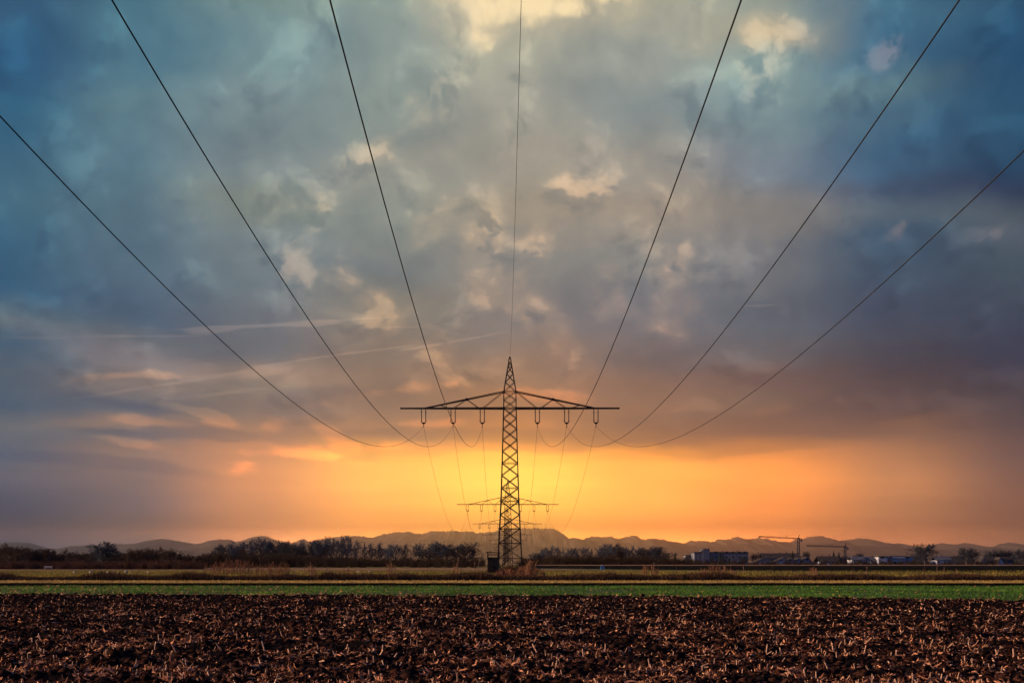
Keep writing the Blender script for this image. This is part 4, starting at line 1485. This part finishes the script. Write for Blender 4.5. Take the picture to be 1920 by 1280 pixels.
for (px, b_, t_, lab, pl_) in [(554, 1088, 1062, 'pale bare stem standing before the weedy verge under the tree row', True), (583, 1086, 1052, 'pale slim stem among the reeds under the tree row', True), (613, 1084, 1058, 'dark thin stem right of the reeds under the tree row', False),
                               (857, 1083, 1056, 'reddish slim stem left of the wooden hide', True), (889, 1078, 1052, 'thin pale stem closest to the wooden hide on its left', True), (1090, 1080, 1062, 'slim stem below the left part of the grove', False), (1225, 1082, 1054, 'thin stem among the reeds below the right end of the grove', True),
                               (1269, 1077, 1058, 'thin dark stem below the narrow conifer', False), (1352, 1076, 1060, 'leaning stem below the big flat-roofed block', False), (1394, 1077, 1060, 'pair-like slim stem below the right end of the big flat-roofed block', True), (1446, 1076, 1060, 'thin stem below the gap beside the long dark roof', False),
                               (1625, 1088, 1062, 'bright pale post-like stem before the left end of the white terrace', True), (1600, 1084, 1064, 'dark stem left of the bright pale post-like stem', False), (1732, 1084, 1058, 'dark slim trunk under the largest round tree on the right', False), (1757, 1081, 1061, 'thin pale stem right of the largest round tree', True),
                               (1770, 1076, 1062, 'forked thin stem below the white house with dark windows', True), (1794, 1080, 1064, 'thin stem below the spreading tree on the right', True), (1852, 1083, 1066, 'dark stem below the steep gabled house', False), (1867, 1088, 1074, 'short pale post in the verge near the right edge', True), (1918, 1086, 1070, 'dark stem at the right edge of the picture', False)]:
    sapling(px, b_, t_, lab, pl_)

# ------------------------------------------------------------------ houses
M_white = mat('white_render', (.27, .31, .37), .9, (.34, .38, .44), .8, 4, spec=.2)
M_grey = mat('grey_render', (.08, .10, .14), .9, (.12, .14, .18), .8, 4, spec=.2)
M_roof = mat('dark_roof_tiles', (.022, .020, .020), .8, (.045, .038, .035), 1.4, 3, spec=.2, vec_scale=(1, 1, 6))
M_roofb = mat('slate_roof_tiles', (.055, .065, .085), .7, (.09, .10, .125), 1.4, 3, spec=.3, vec_scale=(1, 1, 6))
M_frame = mat('window_frame_paint', (.5, .5, .5), .5, (.6, .6, .6), 4, 2)
M_pane = mat('dark_window_glass', (.012, .016, .02), .12, (.02, .025, .03), .8, 2, spec=.5)
M_brick = mat('chimney_brick', (.10, .06, .05), .9, (.16, .09, .07), 5, 3)
WINM = {}


def window(parent, x_, z_, w_, h_, yy=0.0):
    key = (round(w_, 2), round(h_, 2))
    if key not in WINM:
        b = Bars()
        t = .07
        b.box((-w_ / 2, -.06, 0), (-w_ / 2 + t, .02, h_)); b.box((w_ / 2 - t, -.06, 0), (w_ / 2, .02, h_))
        b.box((-w_ / 2 + t, -.06, 0), (w_ / 2 - t, .02, t)); b.box((-w_ / 2 + t, -.06, h_ - t), (w_ / 2 - t, .02, h_))
        p = Bars(); p.box((-w_ / 2 + t, -.03, t), (w_ / 2 - t, -.01, h_ - t))
        WINM[key] = (b.mesh('window', M_frame), p.mesh('pane', M_pane))
    a, p = WINM[key]
    o = link('window', a, parent, (x_, yy, z_))
    link('pane', p, o)


def house(px0, px1, eave, ridge, d_, depth, axis, label, wins=(), chim=(), wall=None, roof=None, over=.35, shift=.5, name='house', cat='house', group=None):
    """rows eave and ridge are photo rows; wins: (fraction across, height of sill, width, height); axis: way the ridge runs"""
    x0 = (px0 - 960) / F * d_; x1 = (px1 - 960) / F * d_
    w_ = x1 - x0
    g = zf(d_)
    ze = CAMZ + (HZ - eave) / F * d_ - g
    zr = CAMZ + (HZ - ridge) / F * d_ - g
    e = empty(name, ((x0 + x1) / 2, d_, g))
    tag(e, label, cat, group)
    b = Bars()
    if axis == 'x':                                   # ridge across the view
        b.prism([(0, -.2), (depth, -.2), (depth, ze), (depth / 2, zr - .05), (0, ze)], -w_ / 2, w_ / 2, 'x')
        b.build('wall', wall or M_white, e)
        r = Bars()
        k = (zr - ze) / (depth / 2)
        r.prism([(-over, ze - over * k + .04), (depth / 2, zr + .04), (depth + over, ze - over * k + .04), (depth + over, ze - over * k + .22), (depth / 2, zr + .24), (-over, ze - over * k + .22)], -w_ / 2 - .25, w_ / 2 + .25, 'x')
        rf = r.build('roof', roof or M_roof, e)
    elif axis == 'y':                                 # gable towards the camera; the ridge sits at fraction shift
        xr_ = -w_ / 2 + w_ * shift
        b.prism([(-w_ / 2, -.2), (w_ / 2, -.2), (w_ / 2, ze), (xr_, zr - .05), (-w_ / 2, ze)], 0, depth, 'y')
        b.build('wall', wall or M_white, e)
        r = Bars()
        kl = (zr - ze) / max(.1, xr_ + w_ / 2); kr = (zr - ze) / max(.1, w_ / 2 - xr_)
        r.prism([(-w_ / 2 - over, ze - over * kl + .04), (xr_, zr + .04), (xr_, zr + .26), (-w_ / 2 - over, ze - over * kl + .24)], -.3, depth + .3, 'y')
        r.prism([(xr_ + .002, zr + .04), (w_ / 2 + over, ze - over * kr + .04), (w_ / 2 + over, ze - over * kr + .24), (xr_ + .002, zr + .26)], -.3, depth + .3, 'y')
        rf = r.build('roof', roof or M_roof, e)
    else:                                             # flat roof with a dark edge
        b.box((-w_ / 2, 0, -.2), (w_ / 2, depth, ze))
        b.build('wall', wall or M_white, e)
        r = Bars()
        r.box((-w_ / 2 - .2, -.2, ze), (w_ / 2 + .2, depth + .2, max(zr, ze + .25)))
        rf = r.build('roof', roof or M_roof, e)
    for (f_, h_) in chim:
        c = Bars()
        yy = depth / 2 if axis == 'x' else depth * .4
        c.box((-w_ / 2 + w_ * f_ - .3, yy - .3, zr - .5), (-w_ / 2 + w_ * f_ + .3, yy + .3, zr + h_))
        c.box((-w_ / 2 + w_ * f_ - .36, yy - .36, zr + h_), (-w_ / 2 + w_ * f_ + .36, yy + .36, zr + h_ + .12))
        c.build('chimney', M_brick, rf)
    for (f_, s_, ww, hh) in wins:
        window(e, -w_ / 2 + w_ * f_, s_, ww, hh)
    return e, w_, ze, zr


# the big flat-roofed block
e, w_, ze, zr = house(1302, 1403, 1036, 1034.2, 820, 14, 'flat', 'big blue-grey three-storey block with a stair tower on its roof, among dark conifers', [(f, s, 2.2, 1.4) for f in (.40, .60, .72, .84, .94) for s in (1.0, 3.8, 6.4)][:15] + [(.10, 6.4, 1.6, 1.3), (.22, 6.4, 1.6, 1.3), (.10, 3.8, 1.6, 1.3)], wall=M_grey, name='apartment_block', cat='building')
b = Bars(); b.box((-w_ / 2 + 4.8, -.5, 2), (-w_ / 2 + 8.7, 6, zr + 1.4)); b.box((-w_ / 2 + 4.6, -.7, zr + 1.4), (-w_ / 2 + 8.9, 6.2, zr + 1.65)); b.box((-w_ / 2 + 4.5, -.45, zr + .25), (-w_ / 2 + 3.6, 4, zr + 1.0))
b.build('stair_tower', M_grey, e)
for x_ in (-w_ / 2 + 4.9, -w_ / 2 + 6.9, -w_ / 2 + 8.5, 1.2, 9.8):
    c = Bars(); c.box((x_ - .25, 3, zr - .2), (x_ + .25, 3.6, zr + (2.5 if x_ < -6 else .9))); c.build('chimney', M_brick, e)
house(1286, 1302, 1041, 1040, 840, 10, 'flat', 'low pale flat building just left of the big flat-roofed block', [], wall=M_grey, name='annex', cat='building')
house(1430, 1502, 1046.5, 1037, 850, 16, 'x', 'long building under a dark hipped roof behind the stepped gabled houses', [(.1, 3.5, 1.5, 1.2), (.3, 3.5, 1.5, 1.2)], [(.5, .7), (.68, .8)], wall=M_grey)
house(1410, 1437, 1057, 1047.5, 700, 10, 'y', 'small white gabled house left of the stepped gabled houses', [(.55, 2.0, .5, 1.5), (.7, 2.0, .5, 1.5)], shift=.72)
GH = [(1455, 1472.5, 1052, 1045, .95, 'leftmost of the stepped white gabled houses below the taller crane'), (1473.5, 1488, 1052, 1046.5, .92, 'second from the left of the stepped white gabled houses below the taller crane'), (1489, 1501, 1053, 1045.5, .92, 'third of the stepped white gabled houses, half hidden by bushes'), (1501.5, 1524, 1054, 1044, .52, 'rightmost stepped white gabled house with a dark window below its peak')]
for i, (a_, c_, ev, rg_, sh, lab) in enumerate(GH):
    house(a_, c_, ev, rg_, 700 + 4 * i, 11, 'y', lab, [(.55, 1.8, 1.0, 1.0)] if i < 3 else [(.55, 2.2, 1.6, 1.1)], shift=sh, group='stepped gabled houses')
house(1536, 1575, 1052, 1043, 705, 11, 'x', 'long low white house under a high dark roof left of the white terrace', [(.12, .9, 1.0, 1.1), (.3, .9, 1.0, 1.1), (.48, .9, 1.2, 1.1), (.66, .9, 1.4, 1.1), (.84, .9, 1.2, 1.1)], [(.6, .6), (.25, .5)])
house(1577, 1596, 1055.5, 1044, 708, 10, 'x', 'dark roofed barn-like house between the long low house and the white terrace', [], [(.4, .6)], wall=M_grey)
house(1597.5, 1622, 1049, 1043.5, 690, 10, 'x', 'left end house of the white terrace, with a slate roof and a balcony door', [(.2, .8, 1.0, 1.3), (.55, .8, 2.4, 1.5), (.8, .8, .9, 1.3)], [(.3, .5)], roof=M_roofb, group='white terrace houses')
house(1622.3, 1647, 1049.2, 1043.6, 692, 10, 'x', 'second house of the white terrace, with tall narrow windows', [(.3, .6, .5, 1.9), (.5, .6, .5, 1.9), (.62, .6, .5, 1.9), (.82, .6, .9, 1.9)], [(.7, .5)], roof=M_roofb, group='white terrace houses')
house(1647.3, 1664, 1043.6, 1042, 688, 10, 'flat', 'tall flat-roofed house of the white terrace with wide dark windows', [(.4, .8, 2.0, 1.0), (.4, 3.0, 2.2, .9), (.8, .8, .7, .8)], [], group='white terrace houses')
e, w_, ze, zr = house(1669, 1698, 1043.2, 1041.6, 690, 10, 'flat', 'flat-roofed house of the white terrace with long balconies', [(.05, .6, .8, 1.6), (.05, 2.9, .8, 1.4), (.3, .4, 1.6, 1.9), (.65, .5, 1.2, 1.7)], [], group='white terrace houses')
for z_ in (1.75, 3.3):
    b = Bars(); b.box((-w_ * .36, -1.1, z_ - .12), (w_ * .42, -.003, z_)); b.box((-w_ * .36, -1.1, z_), (w_ * .42, -1.04, z_ + .75)); b.build('balcony', M_white, e)
house(1664.4, 1668.7, 1043.8, 1042.4, 694, 8, 'flat', 'narrow recessed grey link in the white terrace', [], wall=M_grey, group='white terrace houses')
house(1698.4, 1712, 1044, 1042.4, 692, 9, 'flat', 'right end house of the white terrace, beside the largest round tree', [(.25, .7, .9, 1.5), (.25, 2.8, .9, 1.3), (.8, .7, 1.0, 1.2)], [], group='white terrace houses')
house(1714, 1742, 1055, 1044, 705, 10, 'x', 'dark house hidden behind the largest round tree on the right', [], [(.5, .5)], wall=M_grey)
house(1756.5, 1785, 1049.5, 1043, 690, 10, 'x', 'white house with two dark slot windows right of the largest round tree', [(.12, .9, 1.5, 1.0), (.5, 1.1, 1.2, .65), (.8, 1.1, 1.2, .65)], [(.5, .7)], roof=M_roofb)
house(1786, 1829, 1054, 1043, 705, 11, 'x', 'dark low house behind the spreading tree on the right', [(.1, .6, 1.2, 1.0)], [(.2, .5)], wall=M_grey)
house(1838, 1853, 1054.5, 1044.5, 690, 7, 'y', 'white house with a steep narrow gable, left of the two on the right', [(.5, 1.6, .7, 1.3)], shift=.5)
house(1854, 1871, 1053, 1043.6, 697, 9, 'x', 'dark steep roof between the two white gables on the right', [(.7, .4, .7, 1.0)], [], wall=M_white)
house(1830, 1837.7, 1056.5, 1054, 688, 5, 'y', 'low blue-white porch left of the left steep gable', [], shift=.5)
house(1871.6, 1882, 1054, 1044.6, 688, 7, 'y', 'white house with a steep narrow gable, right of the two on the right', [], shift=.38)
house(1882.3, 1897, 1053.4, 1044, 691, 9, 'x', 'white walled cottage under a dark roof right of both steep gables', [(.3, .9, .9, .8), (.75, .9, .8, .8)], [])
house(1897.3, 1917, 1056, 1044.2, 694, 9, 'x', 'dark roofed house at the right end of the village', [], [], wall=M_grey)
house(1104, 1130, 1052, 1048, 720, 9, 'x', 'blue-grey shed half hidden among the grove right of the pylon', [], [], wall=M_grey, name='shed', cat='shed')
house(640, 652, 1049.5, 1046, 600, 8, 'x', 'pale house glimpsed through the tree row on the left of the pylon', [], [])

# ------------------------------------------------------------------ cranes
M_crane = mat('blue_grey_crane_paint', (.012, .028, .045), .6, (.022, .04, .06), 2, 3)


def lattice_bar(b, p, q, w_, n, r):
    """square lattice beam from p to q"""
    p = Vector(p); q = Vector(q)
    d = (q - p).normalized()
    up = Vector((0, 0, 1)) if abs(d.z) < .9 else Vector((0, 1, 0))
    u = d.cross(up).normalized(); v = u.cross(d)
    cs = [(-1, -1), (1, -1), (1, 1), (-1, 1)]
    for (a, c) in cs:
        o_ = (u * a + v * c) * w_ / 2
        b.bar(p + o_, q + o_, r)
    for i in range(n):
        s0 = p.lerp(q, i / n); s1 = p.lerp(q, (i + 1) / n)
        for k in range(4):
            a, c = cs[k], cs[(k + 1) % 4]
            oa = (u * a[0] + v * a[1]) * w_ / 2; oc = (u * c[0] + v * c[1]) * w_ / 2
            b.bar(s0 + oa, s1 + oc, r * .7)


def crane(px, d_, jib_row, top_row, px_tip, tip_row, px_back, hook_px, hook_row, label, mid_px):
    k = d_ / F
    x_ = (px - 960) * k
    g = zf(d_)
    zj = CAMZ + (HZ - jib_row) * k - g
    zt_ = CAMZ + (HZ - top_row) * k - g
    L = (px_tip - px) * k
    zl = CAMZ + (HZ - tip_row) * k - g
    bk = (px_back - px) * k
    e = empty('tower_crane', (x_, d_, g))
    tag(e, label, 'crane', 'tower cranes behind the houses')
    b = Bars(); lattice_bar(b, (0, 0, 0), (0, 0, zj), 2.0, 14, .30); b.build('mast', M_crane, e)
    b = Bars(); b.box((-1.2, -1.2, zj - .6), (1.2, 1.2, zj + .6)); b.bar((.2, 0, zj), (1.0, 0, zt_), .38, .22); b.bar((-.6, 0, zj), (1.0, 0, zt_), .22, .18); b.build('tower_top', M_crane, e)
    b = Bars(); lattice_bar(b, (-1.2, 0, zj), (L, 0, zl), 1.1, 26, .22); b.build('jib', M_crane, e)
    b = Bars(); b.bar((.8, 0, zj + .2), (bk, 0, zj - 1.2), .35); b.build('counter_jib', M_crane, e)
    b = Bars(); b.box((bk - .9, -1.0, zj - 3.2), (bk + .5, 1.0, zj - .9)); b.build('counterweight', M_grey, e)
    xm = (mid_px - px) * k
    zm = zj + (zl - zj) * xm / L
    zk = zm + 2.6
    b = Bars(); b.bar((xm, 0, zm), (xm, 0, zk), .2); b.bar((1.0, 0, zt_), (xm, 0, zk), .09); b.bar((xm, 0, zk), (L * .82, 0, zj + (zl - zj) * .82 + .4), .09); b.bar((1.0, 0, zt_), (bk, 0, zj - 1.0), .09); b.build('tie_rods', M_crane, e)
    xh = (hook_px - px) * k
    zh = CAMZ + (HZ - hook_row) * k - g
    b = Bars(); b.bar((xh, 0, zj - .5), (xh, 0, zh), .07); b.box((xh - .45, -.4, zh - .9), (xh + .45, .4, zh)); b.build('hook_block', M_crane, e)


crane(1497, 1400, 1009, 1002, 1422.5, 1005.5, 1503, 1492, 1016, 'taller blue-grey tower crane with a long jib pointing left', 1475)
crane(1584.5, 1500, 1024.5, 1017.5, 1512, 1022.5, 1590, 1579, 1031, 'lower blue-grey tower crane right of the taller one, its jib pointing left', 1560)

# ------------------------------------------------------------------ wooden hide
M_wood = mat('dark_weathered_boards', (.016, .014, .013), .9, (.035, .028, .024), 2.5, 4, spec=.15, vec_scale=(6, 6, .6))
d_ = 190.0
k = d_ / F
e = empty('hunting_hide', ((925.5 - 960) * k, d_, zf(d_)))
tag(e, 'dark wooden hunting hide on legs beside the nearest pylon', 'hide')
b = Bars()
b.box((-.80, -.75, .55), (.50, .75, 2.25)); b.box((-.80, -.75, 2.25), (-.70, .75, 3.15)); b.box((.72, -.75, 2.62), (.8, .75, 3.15)); b.box((-.70, -.75, 2.25), (.8, -.69, 2.55)); b.box((-.70, .69, 2.25), (.8, .75, 2.6)); b.box((-.70, -.75, 2.86), (.8, -.70, 2.98))
for x_ in (-.80, .74):
    for y_ in (-.78, .73):
        b.box((x_ - .03, y_ - .03, 2.2), (x_ + .07, y_ + .07, 3.2))
b.build('cabin', M_wood, e)
b = Bars(); b.prism([(-1.02, 3.20), (1.0, 3.12), (1.0, 3.22), (-1.02, 3.32)], -.95, .95)
b.box((-.55, -.3, 3.28), (-.45, -.2, 3.42)); b.build('roof', M_wood, e)
for x_, dx_ in ((-.7, -.12), (.7, .12)):
    for y_ in (-.65, .65):
        b = Bars(); b.bar((x_ + dx_, y_ * 1.15, -.2), (x_ * .95, y_, 2.3), .07); b.build('leg', M_wood, e)
b = Bars(); b.bar((-.8, -.76, .2), (.8, -.76, 1.6), .04); b.bar((.8, -.78, .2), (-.4, -.78, 1.5), .04); b.bar((-1.7, -.2, -.1), (-.75, -.2, 1.0), .06); b.build('brace', M_wood, e)
b = Bars()
for s_ in (-.2, .2):
    b.bar((1.25, -.9 + s_, -.1), (.62, -.9 + s_, 2.5), .035)
for i in range(7):
    t = (i + .5) / 7.5
    b.bar((1.25 - .63 * t, -1.1, 2.5 * t), (1.25 - .63 * t, -.7, 2.5 * t), .025)
b.build('ladder', M_wood, e)

# bushes round the pylon foot
def bush(px, d_, w_, h_, label, m, seed, n=260):
    rg = np.random.RandomState(seed)
    a = rg.rand(n) * 2 * math.pi
    hh = h_ * (.5 + .5 * rg.rand(n))
    r_ = w_ * .5 * rg.rand(n)
    b_ = np.stack([.3 * np.cos(a) * r_, .3 * np.sin(a) * r_, np.full(n, -.05)], 1)
    t1 = np.stack([.75 * np.cos(a) * r_, .75 * np.sin(a) * r_, hh * .6], 1)
    t2 = np.stack([1.2 * np.cos(a) * r_ + .1 * rg.randn(n), 1.2 * np.sin(a) * r_, hh * (1 - .25 * (r_ / (w_ * .5)) ** 2)], 1)
    P0 = [b_, t1]; P1 = [t1, t2]
    for q in range(3):
        c = t1 + (t2 - t1) * rg.rand(n)[:, None]
        P0.append(c); P1.append(c + rg.randn(n, 3) * .16 * h_ * np.array([1, 1, .6]))
    m_ = sum(len(p) for p in P0)
    v, f = tubes(np.concatenate(P0), np.concatenate(P1), np.full(m_, .016), np.full(m_, .008), 3)
    o = link('bush', np_mesh('bush', v, f, m), None, ((px - 960) / F * d_, d_, zf(d_)))
    return tag(o, label, 'bush')


bush(984, 186, 2.6, 2.7, 'dark round bush right of the nearest pylon, behind the bright reed tuft', M_brush, 1)
bush(957, 187, 3.2, 1.6, 'reddish brown bush inside the foot of the nearest pylon', M_rbrush, 2)
bush(940, 180, 1.8, 1.0, 'low brown bush between the wooden hide and the pylon foot', M_rbrush, 3)
bush(1164, 560, 2.4, 7.0, 'small dark round-topped tree-like bush standing before the grove on the dark field edge', M_brush, 4)

# ------------------------------------------------------------------ small things in the meadow
M_stone = mat('pale_stone', (.40, .32, .25), .9, (.52, .43, .35), 3, 4)
M_bench = mat('pale_bench_wood', (.38, .32, .27), .7, (.46, .40, .35), 4, 3)


def stone_mesh(seed):
    bm = bmesh.new()
    bmesh.ops.create_icosphere(bm, subdivisions=2, radius=.5)
    rg = random.Random(seed)
    for v in bm.verts:
        v.co *= 1 + .22 * (rg.random() - .5)
        v.co.z *= .78
    me = bpy.data.meshes.new('stone')
    bm.to_mesh(me); bm.free()
    me.materials.append(M_stone)
    return me


sms = [stone_mesh(i) for i in range(4)]
for i, (px, py, s_, lab) in enumerate([(140, 1073, .55, 'first pale stone right of the pale bench in the left meadow'), (170, 1073, .60, 'second pale stone right of the pale bench, below the tall spreading tree'), (203, 1073, .60, 'third pale stone right of the pale bench, below the tall spreading tree'),
                                       (212, 1073, .45, 'fourth pale stone right of the pale bench, close to the third'), (222, 1072.5, .35, 'smallest pale stone in the row of the left meadow'), (236, 1072.5, .65, 'largest pale stone in the row of the left meadow'), (245, 1072, .4, 'pale stone just right of the largest one'), (278, 1073, .5, 'rightmost pale stone of the row under the wood'),
                                       (616, 1071.5, .4, 'small white stone in the meadow under the left part of the tree row'), (671.5, 1071.5, .5, 'white stone in the meadow under the middle of the tree row'), (692, 1071.5, .5, 'white stone right of the other under the middle of the tree row')]):
    dd = F * (CAMZ - .25) / (py - HZ)
    dd = min(dd, 300)
    o = link('stone', sms[i % 4], None, ((px - 960) / F * dd, dd, zf(dd) + .26 * s_))
    o.scale = (s_ * 1.25, s_ * 1.1, s_)
    o.rotation_euler = (0, 0, i * 1.3)
    tag(o, lab, 'stone', 'pale stones in the meadow')
dd = 362.0
e = empty('bench', ((90 - 960) / F * dd, dd, zf(dd)))
tag(e, 'pale bench standing before the wood on the left', 'bench')
b = Bars(); b.box((-1.05, -.25, .44), (1.05, .2, .52)); b.build('seat', M_bench, e)
b = Bars(); b.box((-1.05, .22, .62), (1.05, .28, .95)); b.build('backrest', M_bench, e)
for s_ in (-.9, .9):
    b = Bars(); b.box((s_ - .06, -.22, -.05), (s_ + .06, .21, .438)); b.box((s_ - .05, .285, .3), (s_ + .05, .34, .93)); b.build('leg', M_bench, e)
# tarpaulin stack by the dark field
M_tarp = mat('blue_tarpaulin', (.02, .10, .24), .55, (.03, .14, .32), 2, 3, spec=.3)
dd = 372.0
e = empty('covered_stack', ((1129.5 - 960) / F * dd, dd, zf(dd)))
tag(e, 'small stack under a blue tarpaulin at the edge of the dark field', 'stack')
b = Bars(); b.prism([(-.5, 0), (.5, 0), (.46, .75), (.1, 1.0), (-.3, .95), (-.5, .6)], -.6, .6); b.build('tarpaulin', M_tarp, e)
b = Bars(); b.box((-.3, -.4, .98), (.05, .3, 1.22)); b.box((.5, -.3, .3), (.62, .2, .8)); b.build('weight', M_stone, e)
